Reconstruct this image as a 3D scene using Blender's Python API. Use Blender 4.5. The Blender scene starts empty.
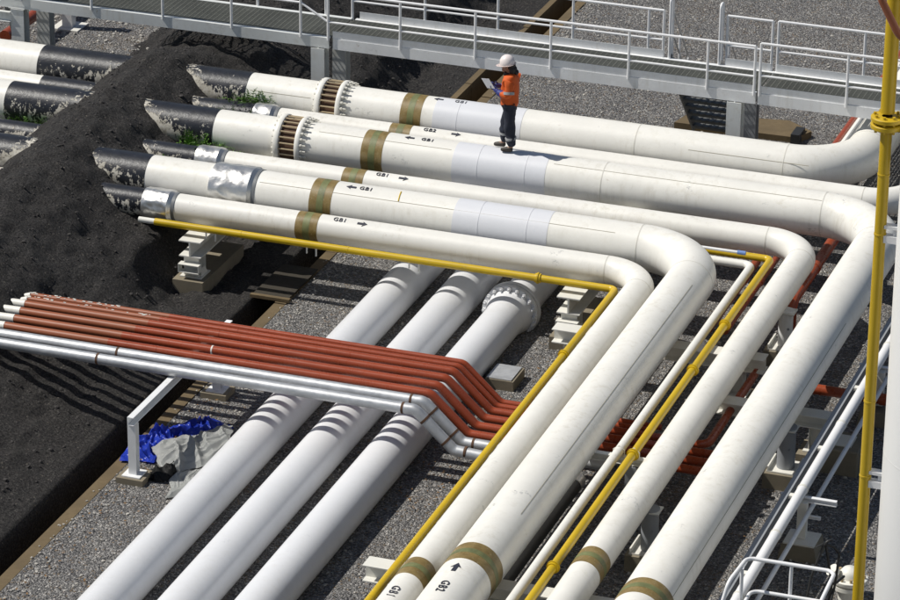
import bpy, bmesh, math, random
from mathutils import Vector, Matrix, noise

PI = math.pi
R = math.radians
random.seed(11)
scene = bpy.context.scene
COL = scene.collection

# ------------------------------------------------------------------ materials
def new_mat(name):
    m = bpy.data.materials.new(name); m.use_nodes = True
    nt = m.node_tree
    return m, nt, nt.nodes['Principled BSDF']

def N(nt, t, **kw):
    n = nt.nodes.new(t)
    for k, v in kw.items(): setattr(n, k, v)
    return n

def pos(nt, scale=(1, 1, 1)):
    g = N(nt, 'ShaderNodeNewGeometry')
    mp = N(nt, 'ShaderNodeMapping'); mp.inputs['Scale'].default_value = scale
    nt.links.new(g.outputs['Position'], mp.inputs['Vector'])
    return mp.outputs['Vector']

def tex_noise(nt, vec, scale, detail=4, rough=.6):
    n = N(nt, 'ShaderNodeTexNoise'); n.inputs['Scale'].default_value = scale
    n.inputs['Detail'].default_value = detail; n.inputs['Roughness'].default_value = rough
    nt.links.new(vec, n.inputs['Vector']); return n.outputs['Fac']

def ramp(nt, fac, stops):
    r = N(nt, 'ShaderNodeValToRGB'); e = r.color_ramp.elements
    while len(e) < len(stops): e.new(.5)
    for i, (p, c) in enumerate(stops):
        e[i].position = p; e[i].color = (*c, 1) if len(c) == 3 else c
    nt.links.new(fac, r.inputs['Fac']); return r.outputs['Color']

def mix(nt, fac, a, b, mode='MIX'):
    m = N(nt, 'ShaderNodeMix', data_type='RGBA', blend_type=mode)
    for s, v in ((0, fac), (6, a), (7, b)):
        if isinstance(v, (int, float)): m.inputs[s].default_value = v
        elif isinstance(v, tuple): m.inputs[s].default_value = (*v, 1)
        else: nt.links.new(v, m.inputs[s])
    return m.outputs[2]

def math_n(nt, op, a, b=None, clamp=False):
    m = N(nt, 'ShaderNodeMath', operation=op); m.use_clamp = clamp
    for i, v in enumerate((a, b)):
        if v is None: continue
        if isinstance(v, (int, float)): m.inputs[i].default_value = v
        else: nt.links.new(v, m.inputs[i])
    return m.outputs[0]

def bump(nt, p, height, strength=.3, dist=.02):
    b = N(nt, 'ShaderNodeBump'); b.inputs['Strength'].default_value = strength; b.inputs['Distance'].default_value = dist
    nt.links.new(height, b.inputs['Height']); nt.links.new(b.outputs['Normal'], p.inputs['Normal'])

def painted(name, col, rough=.4, dirt=.25, dirtcol=(.25, .22, .15), scuff=.0, rust=0., var=.06, metal=0., stretch=(1, 1, 1), wave=.0, spec=.5, streak=.0):
    """Paint with faint uneven tone, dirt clouds, small dark scuffs and rust spots."""
    m, nt, p = new_mat(name)
    v = pos(nt, stretch)
    n1 = tex_noise(nt, v, 1.3, 5, .65); n2 = tex_noise(nt, v, 9, 5, .7)
    c = mix(nt, ramp(nt, n1, [(.3, (0, 0, 0)), (.7, (1, 1, 1))]), tuple(x * (1 - var) for x in col), tuple(min(x * (1 + var * .5), 1) for x in col))
    if dirt:
        d = math_n(nt, 'MULTIPLY', ramp(nt, n2, [(.52, (0, 0, 0)), (.78, (1, 1, 1))]), ramp(nt, n1, [(.42, (0, 0, 0)), (.68, (1, 1, 1))]))
        c = mix(nt, math_n(nt, 'MULTIPLY', d, dirt), c, dirtcol)
    if streak:
        sa = tex_noise(nt, pos(nt, (9, 9, .9)), 1.0, 4, .65); sb = tex_noise(nt, pos(nt, (.7, .7, 2.5)), 1.0, 3, .5)
        k = math_n(nt, 'MULTIPLY', ramp(nt, sa, [(.5, (0, 0, 0)), (.72, (1, 1, 1))]), ramp(nt, sb, [(.4, (0, 0, 0)), (.65, (1, 1, 1))]))
        c = mix(nt, math_n(nt, 'MULTIPLY', k, streak), c, (.42, .37, .26))
    if scuff:
        n3 = tex_noise(nt, v, 3.1, 3, .5); n4 = tex_noise(nt, v, 24, 4, .7)
        s = math_n(nt, 'MULTIPLY', ramp(nt, n3, [(.66, (0, 0, 0)), (.73, (1, 1, 1))]), ramp(nt, n4, [(.5, (0, 0, 0)), (.62, (1, 1, 1))]))
        c = mix(nt, math_n(nt, 'MULTIPLY', s, scuff), c, (.12, .13, .15))
    if rust:
        n5 = tex_noise(nt, v, 6.3, 6, .72)
        c = mix(nt, math_n(nt, 'MULTIPLY', ramp(nt, n5, [(.66, (0, 0, 0)), (.73, (1, 1, 1))]), rust), c, (.27, .15, .05))
    nt.links.new(c, p.inputs['Base Color'])
    p.inputs['Roughness'].default_value = rough; p.inputs['Metallic'].default_value = metal
    p.inputs['Specular IOR Level'].default_value = spec
    nt.links.new(ramp(nt, n2, [(.2, (rough * .8,) * 3), (.8, (min(rough * 1.25, 1),) * 3)]), p.inputs['Roughness'])
    if wave: bump(nt, p, tex_noise(nt, v, 2.2, 3, .5), wave, .02)
    return m

def gravel_mat():
    m, nt, p = new_mat('gravel')
    v = pos(nt)
    vo = N(nt, 'ShaderNodeTexVoronoi'); vo.inputs['Scale'].default_value = 30; nt.links.new(v, vo.inputs['Vector'])
    vo2 = N(nt, 'ShaderNodeTexVoronoi'); vo2.inputs['Scale'].default_value = 50; nt.links.new(v, vo2.inputs['Vector'])
    sx = N(nt, 'ShaderNodeSeparateColor'); nt.links.new(vo.outputs['Color'], sx.inputs['Color'])
    sx2 = N(nt, 'ShaderNodeSeparateColor'); nt.links.new(vo2.outputs['Color'], sx2.inputs['Color'])
    f = math_n(nt, 'ADD', math_n(nt, 'MULTIPLY', sx.outputs['Red'], .55), math_n(nt, 'MULTIPLY', sx2.outputs['Red'], .45))
    c = ramp(nt, f, [(.12, (.062, .061, .062)), (.36, (.148, .145, .143)), (.6, (.225, .22, .214)), (.8, (.35, .34, .325)), (.94, (.62, .60, .57))])
    # single brown stones and brown patches
    c = mix(nt, math_n(nt, 'MULTIPLY', ramp(nt, sx.outputs['Green'], [(.92, (0, 0, 0)), (.95, (1, 1, 1))]), .7), c, (.20, .135, .07))
    big = tex_noise(nt, v, .55, 4, .6)
    pm = math_n(nt, 'MULTIPLY', ramp(nt, big, [(.56, (0, 0, 0)), (.74, (1, 1, 1))]), ramp(nt, sx.outputs['Blue'], [(.45, (0, 0, 0)), (.6, (1, 1, 1))]))
    c = mix(nt, math_n(nt, 'MULTIPLY', pm, .7), c, (.17, .115, .06))
    c = mix(nt, 1.0, c, ramp(nt, tex_noise(nt, v, 1.7, 4, .6), [(.25, (.72, .72, .74)), (.75, (1.16, 1.14, 1.10))]), 'MULTIPLY')
    nt.links.new(c, p.inputs['Base Color'])
    p.inputs['Roughness'].default_value = .85
    h = math_n(nt, 'ADD', math_n(nt, 'MULTIPLY', vo.outputs['Distance'], -1.0), math_n(nt, 'MULTIPLY', sx.outputs['Blue'], .6))
    h = math_n(nt, 'ADD', h, math_n(nt, 'MULTIPLY', vo2.outputs['Distance'], -.5))
    bump(nt, p, h, 1.0, .04)
    return m

def bund_mat():
    m, nt, p = new_mat('dark_embankment')
    v = pos(nt)
    n1 = tex_noise(nt, v, 1.1, 6, .65); n2 = tex_noise(nt, v, 26, 5, .75); n3 = tex_noise(nt, pos(nt, (1.3, .35, 1.3)), 5, 5, .65)
    c = ramp(nt, n2, [(.28, (.010, .0095, .0095)), (.42, (.033, .031, .030)), (.55, (.075, .070, .066)), (.68, (.18, .165, .148))])
    c = mix(nt, math_n(nt, 'MULTIPLY', ramp(nt, n1, [(.42, (0, 0, 0)), (.7, (1, 1, 1))]), .5), c, (.040, .036, .034))
    c = mix(nt, math_n(nt, 'MULTIPLY', ramp(nt, n3, [(.56, (0, 0, 0)), (.72, (1, 1, 1))]), .35), c, (.052, .046, .042))
    vo = N(nt, 'ShaderNodeTexVoronoi'); vo.inputs['Scale'].default_value = 24; nt.links.new(v, vo.inputs['Vector'])
    sx = N(nt, 'ShaderNodeSeparateColor'); nt.links.new(vo.outputs['Color'], sx.inputs['Color'])
    speck = math_n(nt, 'MULTIPLY', ramp(nt, sx.outputs['Red'], [(.97, (0, 0, 0)), (.978, (1, 1, 1))]), ramp(nt, vo.outputs['Distance'], [(.25, (1, 1, 1)), (.4, (0, 0, 0))]))
    c = mix(nt, math_n(nt, 'MULTIPLY', speck, .75), c, (.24, .21, .17))
    nt.links.new(c, p.inputs['Base Color']); p.inputs['Roughness'].default_value = .8
    p.inputs['Specular IOR Level'].default_value = .25
    bump(nt, p, math_n(nt, 'ADD', n2, math_n(nt, 'MULTIPLY', n3, .9)), 1.0, .09)
    return m

def coating_mat():
    """Black bitumen wrap, peeled to the cream primer in ragged patches, more so near the soil line."""
    m, nt, p = new_mat('peeling_black_coating')
    g = N(nt, 'ShaderNodeNewGeometry'); s = N(nt, 'ShaderNodeSeparateXYZ'); nt.links.new(g.outputs['Position'], s.inputs['Vector'])
    v = pos(nt, (6.5, 9, 2.2)); v2 = pos(nt)
    n1 = tex_noise(nt, v, 1.6, 6, .7); n2 = tex_noise(nt, v2, 7, 6, .75)
    # distance out of the two soil faces (world X, the faces lean about 50 degrees)
    dr = math_n(nt, 'ADD', s.outputs['X'], math_n(nt, 'ADD', 23.42, math_n(nt, 'MULTIPLY', s.outputs['Z'], 1.22)))
    dl = math_n(nt, 'SUBTRACT', math_n(nt, 'MULTIPLY', s.outputs['Z'], 1.1), math_n(nt, 'ADD', s.outputs['X'], 28.9))
    d = math_n(nt, 'MAXIMUM', dr, dl)
    th = math_n(nt, 'SUBTRACT', math_n(nt, 'MULTIPLY', d, .07), math_n(nt, 'MULTIPLY', math_n(nt, 'SUBTRACT', .22, d, True), .45))
    f = math_n(nt, 'SUBTRACT', math_n(nt, 'ADD', math_n(nt, 'MULTIPLY', n1, .95), math_n(nt, 'SUBTRACT', math_n(nt, 'MULTIPLY', n2, .7), .225)), th)
    # crest keeps its coat
    nz = N(nt, 'ShaderNodeSeparateXYZ'); nt.links.new(g.outputs['Normal'], nz.inputs['Vector'])
    f = math_n(nt, 'SUBTRACT', f, math_n(nt, 'MULTIPLY', math_n(nt, 'SUBTRACT', nz.outputs['Z'], .35, True), .30))
    k = ramp(nt, f, [(.585, (0, 0, 0)), (.605, (1, 1, 1))])
    cream = ramp(nt, n2, [(.3, (.20, .17, .12)), (.5, (.48, .45, .38)), (.7, (.66, .63, .56))])
    blk = ramp(nt, n2, [(.3, (.010, .011, .014)), (.7, (.024, .026, .034))])
    nt.links.new(mix(nt, k, blk, cream), p.inputs['Base Color'])
    nt.links.new(mix(nt, k, (.38, .38, .38), (.8, .8, .8)), p.inputs['Roughness'])
    bump(nt, p, math_n(nt, 'SUBTRACT', n2, math_n(nt, 'MULTIPLY', k, .6)), .5, .015)
    return m

def metal_mat(name, col, rough, dent=.0, dscale=6, var=.2, met=.9):
    m, nt, p = new_mat(name)
    v = pos(nt); n = tex_noise(nt, v, dscale, 4, .6); n2 = tex_noise(nt, v, 2.5, 5, .7)
    nt.links.new(mix(nt, ramp(nt, n2, [(.3, (0, 0, 0)), (.7, (1, 1, 1))]), tuple(x * (1 - var) for x in col), col), p.inputs['Base Color'])
    p.inputs['Metallic'].default_value = met
    nt.links.new(ramp(nt, n, [(.2, (rough * .7,) * 3), (.8, (min(rough * 1.4, 1),) * 3)]), p.inputs['Roughness'])
    if dent: bump(nt, p, n, dent, .03)
    return m

def cloth_mat(name, col, rough=.7, bs=.3, sc=40, var=.15):
    m, nt, p = new_mat(name)
    v = pos(nt); n = tex_noise(nt, v, sc, 4, .6); n2 = tex_noise(nt, v, 4, 4, .6)
    nt.links.new(mix(nt, n2, tuple(x * (1 - var) for x in col), tuple(x * (1 + var) for x in col)), p.inputs['Base Color'])
    p.inputs['Roughness'].default_value = rough
    bump(nt, p, n, bs, .01)
    return m

def band_mat():
    m, nt, p = new_mat('brown_tape')
    v = pos(nt, (1, 1, 1)); n = tex_noise(nt, v, 6, 6, .7); n2 = tex_noise(nt, v, 22, 4, .7)
    c = ramp(nt, n, [(.25, (.13, .085, .022)), (.5, (.235, .165, .055)), (.75, (.31, .235, .11))])
    c = mix(nt, math_n(nt, 'MULTIPLY', ramp(nt, n2, [(.62, (0, 0, 0)), (.68, (1, 1, 1))]), .45), c, (.5, .45, .34))
    nt.links.new(c, p.inputs['Base Color']); p.inputs['Roughness'].default_value = .45
    return m

M = {}
M['gravel'] = gravel_mat(); M['bund'] = bund_mat(); M['coating'] = coating_mat(); M['band'] = band_mat()
M['cream'] = painted('cream_white_paint', (.825, .805, .742), .40, .42, (.46, .40, .28), .5, .28, .08, stretch=(.7, .7, 1), streak=.30)
M['coolwhite'] = painted('cool_white_paint', (.74, .745, .755), .33, .15, (.4, .4, .38), .12, .0, .04, streak=.12)
M['wrap'] = painted('pale_blue_wrap', (.715, .722, .748), .36, .14, (.4, .4, .4), .0, .0, .03)
M['green'] = painted('green_stripe', (.185, .20, .08), .5, .95, (.25, .19, .075), 0, .0, .4, stretch=(3, 3, 3))
M['ink'] = painted('stencil_ink', (.035, .037, .055), .55, .8, (.35, .34, .30), var=.3)
M['seam'] = painted('seam_line', (.36, .33, .25), .6, 0)
M['weld'] = painted('painted_weld', (.66, .64, .57), .5, .2)
M['yellow'] = painted('yellow_paint', (.60, .405, .012), .36, .5, (.33, .2, .03), .3, .22, .12)
M['mustard'] = painted('mustard_paint', (.52, .35, .012), .42, .2, (.25, .17, .02), 0, 0, .06)
M['red'] = painted('red_oxide_paint', (.325, .062, .022), .28, .25, (.22, .06, .03), 0, 0, .16, spec=.55)
M['oldred'] = painted('faded_red_oxide', (.31, .095, .040), .42, .35, (.15, .06, .035), 0, 0, .15, spec=.5)
M['galv'] = metal_mat('galvanised_steel', (.66, .67, .68), .46, .05, 9, .3, .6)
M['alu'] = metal_mat('dented_aluminium', (.76, .75, .72), .36, .25, 9, .2, .85)
M['rust'] = painted('rusty_steel', (.11, .055, .028), .75, .6, (.03, .02, .015), 0, .6, .3)
M['rodpaint'] = painted('stained_cream_paint', (.42, .33, .20), .55, .9, (.16, .08, .03), 0, .8, .3)
M['walkgray'] = painted('pale_grey_paint', (.84, .845, .84), .42, .40, (.40, .35, .26), .3, .35, .10, streak=.35)
M['greengray'] = painted('green_grey_paint', (.72, .735, .715), .45, .45, (.30, .24, .14), .2, .5, .10, streak=.35)
M['rail'] = painted('white_rail_paint', (.82, .82, .82), .38, .1, (.4, .38, .33), 0, .04, .05)
M['grating'] = painted('weathered_grating', (.21, .215, .19), .65, .35, (.09, .085, .07), 0, .2, .2)
M['steelplate'] = painted('dark_stair_steel', (.16, .16, .15), .55, .5, (.08, .08, .07), 0, .2, .2)
M['support'] = painted('off_white_support', (.76, .745, .68), .5, .35, (.35, .30, .2), 0, .32, .08)
M['concrete'] = painted('concrete', (.24, .205, .145), .9, .6, (.11, .09, .06), 0, .1, .25, wave=.3)
M['curb'] = painted('curb_concrete', (.15, .108, .055), .9, .9, (.05, .035, .018), 0, .15, .3, wave=.3)
M['ditchfloor'] = painted('shaded_ditch_silt', (.022, .016, .009), .95, .6, (.02, .015, .01), 0, .1, .4, wave=.5)  # near-black: the shade of the deep channel is put into the floor colour
M['blackins'] = painted('black_insulation', (.022, .022, .022), .55, .3, (.05, .045, .04), 0, 0, .3, wave=.5)
M['graypaint'] = painted('grey_paint', (.30, .315, .335), .5, .3, (.2, .18, .15), 0, .12, .1)
M['darkgray'] = painted('dark_grey_paint', (.15, .16, .17), .5, .3, (.1, .09, .08), 0, .1, .1)
M['tank'] = painted('tank_white', (.72, .72, .71), .45, .15, (.5, .5, .46), 0, 0, .03, stretch=(1, 1, .3))
M['bluetarp'] = cloth_mat('blue_tarpaulin', (.035, .080, .62), .28, .25, 30, .35)
M['graytarp'] = cloth_mat('grey_sheet', (.54, .55, .53), .5, .1, 30, .1)
M['net'] = cloth_mat('black_net', (.012, .012, .012), .6, .6, 60, .3)
M['clod'] = cloth_mat('dark_clod', (.040, .036, .034), .85, .3, 30, .6)
M['cover'] = painted('shaded_dirty_cover', (.040, .033, .023), .8, .6, (.04, .03, .02), 0, .2, .3)  # dirty brown steel, colour darkened further to paint in the pipes' shadow
M['stone'] = cloth_mat('pale_stone', (.42, .40, .36), .85, .3, 40, .35)
M['leaflitter'] = cloth_mat('dry_leaves', (.21, .115, .04), .8, .1, 40, .6)
M['leaf'] = cloth_mat('weed_leaf', (.10, .21, .03), .55, .1, 8, .35)
M['cable'] = painted('black_cable', (.012, .012, .012), .5, 0, var=.2)
M['yellowmark'] = painted('yellow_mark', (.62, .43, .03), .5, .2)
M['bluecap'] = painted('blue_cap', (.18, .30, .62), .4, 0, var=.1)
M['skin'] = cloth_mat('skin', (.30, .17, .11), .5, .02, 40, .06)
M['orange'] = cloth_mat('orange_workwear', (.62, .10, .009), .75, .25, 25, .10)
M['navy'] = cloth_mat('navy_trousers', (.016, .020, .036), .8, .25, 25, .2)
M['reflect'] = cloth_mat('silver_tape', (.33, .335, .34), .5, .05, 40, .05)
M['boot'] = cloth_mat('dark_boot_leather', (.040, .032, .024), .6, .2, 40, .2)
M['glove'] = cloth_mat('blue_glove', (.030, .040, .19), .6, .2, 40, .15)
M['hair'] = cloth_mat('dark_hair', (.012, .009, .008), .55, .5, 60, .3)
M['helmet'] = painted('pale_pink_helmet', (.84, .76, .73), .32, 0, var=.03)
M['paper'] = painted('white_paper', (.80, .80, .83), .7, 0, var=.02)

# ------------------------------------------------------------------ object helpers
def wloc(o):
    v = Vector((0, 0, 0))
    while o is not None:
        v += o.location; o = o.parent
    return v

def tag(o, label=None, cat=None, group=None, kind=None):
    if label: o['label'] = label
    if cat: o['category'] = cat
    if group: o['group'] = group
    if kind: o['kind'] = kind
    return o

def thing(name, label, cat, loc=(0, 0, 0), group=None):
    o = bpy.data.objects.new(name, None); COL.objects.link(o); o.location = loc
    o.empty_display_size = .2
    return tag(o, label, cat, group)

def obj(name, bm, mat, parent=None, smooth=True, angle=40, loc=None):
    """bm is in world coordinates; the mesh is stored relative to its parent (or to loc)."""
    me = bpy.data.meshes.new(name)
    off = wloc(parent) if parent is not None else Vector(loc or (0, 0, 0))
    bmesh.ops.translate(bm, verts=bm.verts, vec=-off)
    bmesh.ops.recalc_face_normals(bm, faces=bm.faces)
    if smooth:
        for f in bm.faces: f.smooth = True
        for e in bm.edges:
            if len(e.link_faces) == 2 and e.calc_face_angle(0) > R(angle): e.smooth = False
    bm.to_mesh(me); bm.free()
    me.materials.append(M[mat] if isinstance(mat, str) else mat)
    o = bpy.data.objects.new(name, me); COL.objects.link(o)
    if parent is not None: o.parent = parent
    elif loc: o.location = loc
    return o

def B(): return bmesh.new()

def box(bm, a, b):
    (x0, y0, z0), (x1, y1, z1) = a, b
    v = [bm.verts.new(p) for p in ((x0, y0, z0), (x1, y0, z0), (x1, y1, z0), (x0, y1, z0), (x0, y0, z1), (x1, y0, z1), (x1, y1, z1), (x0, y1, z1))]
    for q in ((0, 3, 2, 1), (4, 5, 6, 7), (0, 1, 5, 4), (1, 2, 6, 5), (2, 3, 7, 6), (3, 0, 4, 7)): bm.faces.new([v[i] for i in q])

def frame(d, up=None):
    d = Vector(d).normalized()
    u = Vector(up) if up else (Vector((0, 0, 1)) if abs(d.z) < .95 else Vector((1, 0, 0)))
    s = d.cross(u).normalized(); t = s.cross(d).normalized()
    return d, s, t

def bar(bm, p, q, w, h, up=None):
    p, q = Vector(p), Vector(q); d, s, t = frame(q - p, up)
    vs = []
    for c in (p, q):
        for i, j in ((-1, -1), (1, -1), (1, 1), (-1, 1)): vs.append(bm.verts.new(c + s * i * w / 2 + t * j * h / 2))
    for f in ((0, 1, 2, 3), (7, 6, 5, 4), (0, 4, 5, 1), (1, 5, 6, 2), (2, 6, 7, 3), (3, 7, 4, 0)): bm.faces.new([vs[i] for i in f])

def prism(bm, prof, p, q, up=None):
    """prof: closed (side, up) polygon swept from p to q."""
    p, q = Vector(p), Vector(q); d, s, t = frame(q - p, up)
    a = [bm.verts.new(p + s * x + t * y) for x, y in prof]; b = [bm.verts.new(q + s * x + t * y) for x, y in prof]
    n = len(prof)
    for i in range(n): bm.faces.new((a[i], a[(i + 1) % n], b[(i + 1) % n], b[i]))
    bm.faces.new(a[::-1]); bm.faces.new(b)

def hprof(w, h, tf=.016, tw=.012):
    w, h = w / 2, h / 2
    return [(-w, -h), (w, -h), (w, -h + tf), (tw, -h + tf), (tw, h - tf), (w, h - tf), (w, h), (-w, h), (-w, h - tf), (-tw, h - tf), (-tw, -h + tf), (-w, -h + tf)]

def cprof(w, h, t=.012):
    w, h = w / 2, h / 2
    return [(-w, -h), (w, -h), (w, -h + t), (-w + t, -h + t), (-w + t, h - t), (w, h - t), (w, h), (-w, h)]

def hbeam(bm, p, q, w, h, up=None, tf=.016, tw=.008): prism(bm, hprof(w, h, tf, tw), p, q, up)

def rounded(pts, rad, n=12):
    """polyline with arcs of radius rad in its corners"""
    P = [Vector(p) for p in pts]; out = [P[0]]
    for i in range(1, len(P) - 1):
        a = (P[i - 1] - P[i]).normalized(); b = (P[i + 1] - P[i]).normalized()
        r = rad[i - 1] if isinstance(rad, (list, tuple)) else rad
        ang = a.angle(b)
        if r <= 0 or ang > PI - .01: out.append(P[i]); continue
        t = r / math.tan(ang / 2); c = P[i] + (a + b).normalized() * (r / math.sin(ang / 2))
        s = P[i] + a * t - c; e = P[i] + b * t - c; tot = s.angle(e); ax = s.cross(e).normalized()
        for k in range(n + 1): out.append(c + Matrix.Rotation(tot * k / n, 3, ax) @ s)
    out.append(P[-1]); return out

def tube(bm, pts, r, seg=24, cap=True, step=None, rfun=None, up=None):
    P = [Vector(p) for p in pts]
    if step:
        Q = [P[0]]
        for a, b in zip(P, P[1:]):
            k = max(1, int((b - a).length / step))
            for i in range(1, k + 1): Q.append(a.lerp(b, i / k))
        P = Q
    T = []
    for i in range(len(P)):
        a = P[max(i - 1, 0)]; b = P[min(i + 1, len(P) - 1)]
        d0 = (P[i] - a).normalized() if i > 0 else (b - P[i]).normalized()
        d1 = (b - P[i]).normalized() if i < len(P) - 1 else d0
        T.append((d0 + d1).normalized())
    _, s, t = frame(T[0], up); rings = []
    for i, p in enumerate(P):
        if i:
            ax = T[i - 1].cross(T[i])
            if ax.length > 1e-7:
                m = Matrix.Rotation(T[i - 1].angle(T[i]), 3, ax.normalized()); s = m @ s; t = m @ t
        # keep mitred corners round
        rr = r(i / (len(P) - 1)) if callable(r) else r
        rings.append([bm.verts.new(p + (s * math.cos(2 * PI * k / seg) + t * math.sin(2 * PI * k / seg)) * rr) for k in range(seg)])
    for a, b in zip(rings, rings[1:]):
        for k in range(seg): bm.faces.new((a[k], a[(k + 1) % seg], b[(k + 1) % seg], b[k]))
    if cap: bm.faces.new(rings[0][::-1]); bm.faces.new(rings[-1])
    return rings

def lathe(bm, prof, base, axis=(0, 0, 1), seg=24, cap=True):
    """prof: (distance along axis, radius)"""
    d, s, t = frame(axis); base = Vector(base); rings = []
    for a, r in prof:
        rings.append([bm.verts.new(base + d * a + (s * math.cos(2 * PI * k / seg) + t * math.sin(2 * PI * k / seg)) * r) for k in range(seg)])
    for a, b in zip(rings, rings[1:]):
        for k in range(seg): bm.faces.new((a[k], a[(k + 1) % seg], b[(k + 1) % seg], b[k]))
    if cap: bm.faces.new(rings[0][::-1]); bm.faces.new(rings[-1])

def sleeve(bm, p, q, r, th=.004, seg=40, step=None):
    """thin ring of outer radius r around the line p-q, with closed end faces"""
    p, q = Vector(p), Vector(q); L = (q - p).length
    prof = [(0, r - th - .012), (0, r), (L, r), (L, r - th - .012)]
    if step:
        k = max(1, int(L / step)); prof = [(0, r - th - .012)] + [(L * i / k, r) for i in range(k + 1)] + [(L, r - th - .012)]
    lathe(bm, prof, p, q - p, seg, cap=False)

# ------------------------------------------------------------------ pipe lettering
def text_mesh(txt, size):
    cu = bpy.data.curves.new('lettering_curve', 'FONT'); cu.body = txt; cu.size = size; cu.align_x = 'LEFT'
    cu.extrude = .012; cu.resolution_u = 3; cu.space_character = 1.12
    o = bpy.data.objects.new('lettering_curve', cu); COL.objects.link(o)
    dg = bpy.context.evaluated_depsgraph_get()
    me = bpy.data.meshes.new_from_object(o.evaluated_get(dg))
    bpy.data.objects.remove(o); bpy.data.curves.remove(cu)
    bm = B(); bm.from_mesh(me); bpy.data.meshes.remove(me)
    return bm

def arrow_bm(L, H):
    bm = B(); n = 4
    prof = [(0, -H * .2), (L * .58, -H * .2), (L * .5, -H * .5), (L, 0), (L * .5, H * .5), (L * .58, H * .2), (0, H * .2)]
    a = [bm.verts.new((x, y, .008)) for x, y in prof]; b = [bm.verts.new((x, y, -.012)) for x, y in prof]
    bm.faces.new(a)
    for i in range(7): bm.faces.new((a[i], a[(i + 1) % 7], b[(i + 1) % 7], b[i]))
    return bm

def stick_x(bm, x, y, z, r, phi, flip=False):
    for v in bm.verts:
        u, w, h = v.co
        if flip: u, w = -u, -w
        a = R(phi) + w / r; rr = r + h
        v.co = (x + u, y - math.cos(a) * rr, z + math.sin(a) * rr)

def stick_y(bm, x, y, z, r, th, fwd=1):
    """reading along -Y (fwd=-1) or +Y; th measured from vertical towards +X"""
    for v in bm.verts:
        u, w, h = v.co
        a = R(th) + (w if fwd < 0 else -w) / r; rr = r + h
        v.co = (x + math.sin(a) * rr, y + u * fwd, z + math.cos(a) * rr)

# ------------------------------------------------------------------ setting: ground, embankment, ditch
def sheet(bm, x0, x1, y0, y1, z, n=1):
    vs = [bm.verts.new(p) for p in ((x0, y0, z), (x1, y0, z), (x1, y1, z), (x0, y1, z))]; bm.faces.new(vs)

bm = B(); sheet(bm, -21.47, 400, -200, 700, 0); sheet(bm, -500, -28.9, -200, 700, 0); sheet(bm, -28.9, -22.2, -200, 35, 0); sheet(bm, -28.9, -22.2, 83, 700, 0)
tag(obj('gravel_ground', bm, 'gravel', smooth=False), kind='structure')

bm = B()
box(bm, (-22.08, -60, -1.05), (-21.68, 200, -.80))
tag(obj('ditch_floor', bm, 'ditchfloor', smooth=False), kind='structure')
bm = B()
def curb(x0, x1, y=-60.):
    while y < 200:
        L = 1.2 if 36 < y < 76 else 12.
        j = noise.noise(Vector((y * .9, x0, 0))) * .02
        box(bm, (x0 + j * .4, y + .006, -1.05), (x1 + j * .4, y + L - .006, .012 + j)); y += L
curb(-22.22, -22.09, 59.4); curb(-21.67, -21.47)
tag(obj('ditch_curb', bm, 'curb', smooth=False), kind='structure')

BP = [(-29.6, -.06), (-28.9, .02), (-27.75, 1.03), (-27.2, 1.56), (-26.75, 1.9), (-26.4, 1.99), (-26.0, 1.9), (-25.5, 1.58), (-24.9, 1.12), (-24.3, .82), (-23.65, .58), (-22.9, .30), (-22.35, .10), (-22.16, .05), (-22.085, -.10), (-22.07, -.9)]
def bund_z(x, y):
    for (xa, za), (xb, zb) in zip(BP, BP[1:]):
        if xa <= x <= xb:
            t = (x - xa) / (xb - xa); z = za + (zb - za) * t; break
    else: z = -.9
    if z > 0 and x > -24.2:
        k = min(1, max(0, (y - 50.6) / 1.4)) * min(1, max(0, (x + 24.2) / .7)); z *= 1 - k * .93
    hs = 1.0
    if y > 58.6: hs = 1.0 - .14 * min(1, (y - 58.6) / 1.4)
    if x < -22.2: z *= hs if z > .05 else 1
    return z
bm = B(); nx, ny = 150, 640
x0, x1, y0, y1 = -29.5, -22.07, 34., 84.
grid = []
for j in range(ny + 1):
    row = []
    y = y0 + (y1 - y0) * j / ny
    for i in range(nx + 1):
        x = x0 + (x1 - x0) * i / nx
        sh = (.24 * max(0, min(1, (55.2 - y) / 1.8)) + .26 * max(0, min(1, (51.5 - y) / 1.5)) * max(0, min(1, (-24.2 - x) / .3))) if x < -24 else .24 * max(0, min(1, (55.2 - y) / 1.8)) * max(0, (-22.6 - x) / 1.4)
        sh += .5 * max(0, min(1, (y - 58.6) / 1.2)) * max(0, min(1, (x + 26.6) / .5)) * max(0, min(1, (-22.6 - x) / 1.0))
        z = bund_z(x - sh, y)
        k = max(0, min(1, (-22.2 - x) / .8)) * max(0, min(1, (x + 29.4) / .6))
        z += k * (noise.noise(Vector((x * .8, y * .55, 3))) * .09 + noise.noise(Vector((x * 2.6, y * 1.7, 7))) * .085 + noise.noise(Vector((x * 6, y * 6, 1))) * .05)
        row.append(bm.verts.new((x, y, z)))
    grid.append(row)
EMB = [[v.co.copy() for v in row] for row in grid]
for j in range(ny):
    for i in range(nx): bm.faces.new((grid[j][i], grid[j][i + 1], grid[j + 1][i + 1], grid[j + 1][i]))
tag(obj('embankment', bm, 'bund', angle=80), kind='structure')

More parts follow.
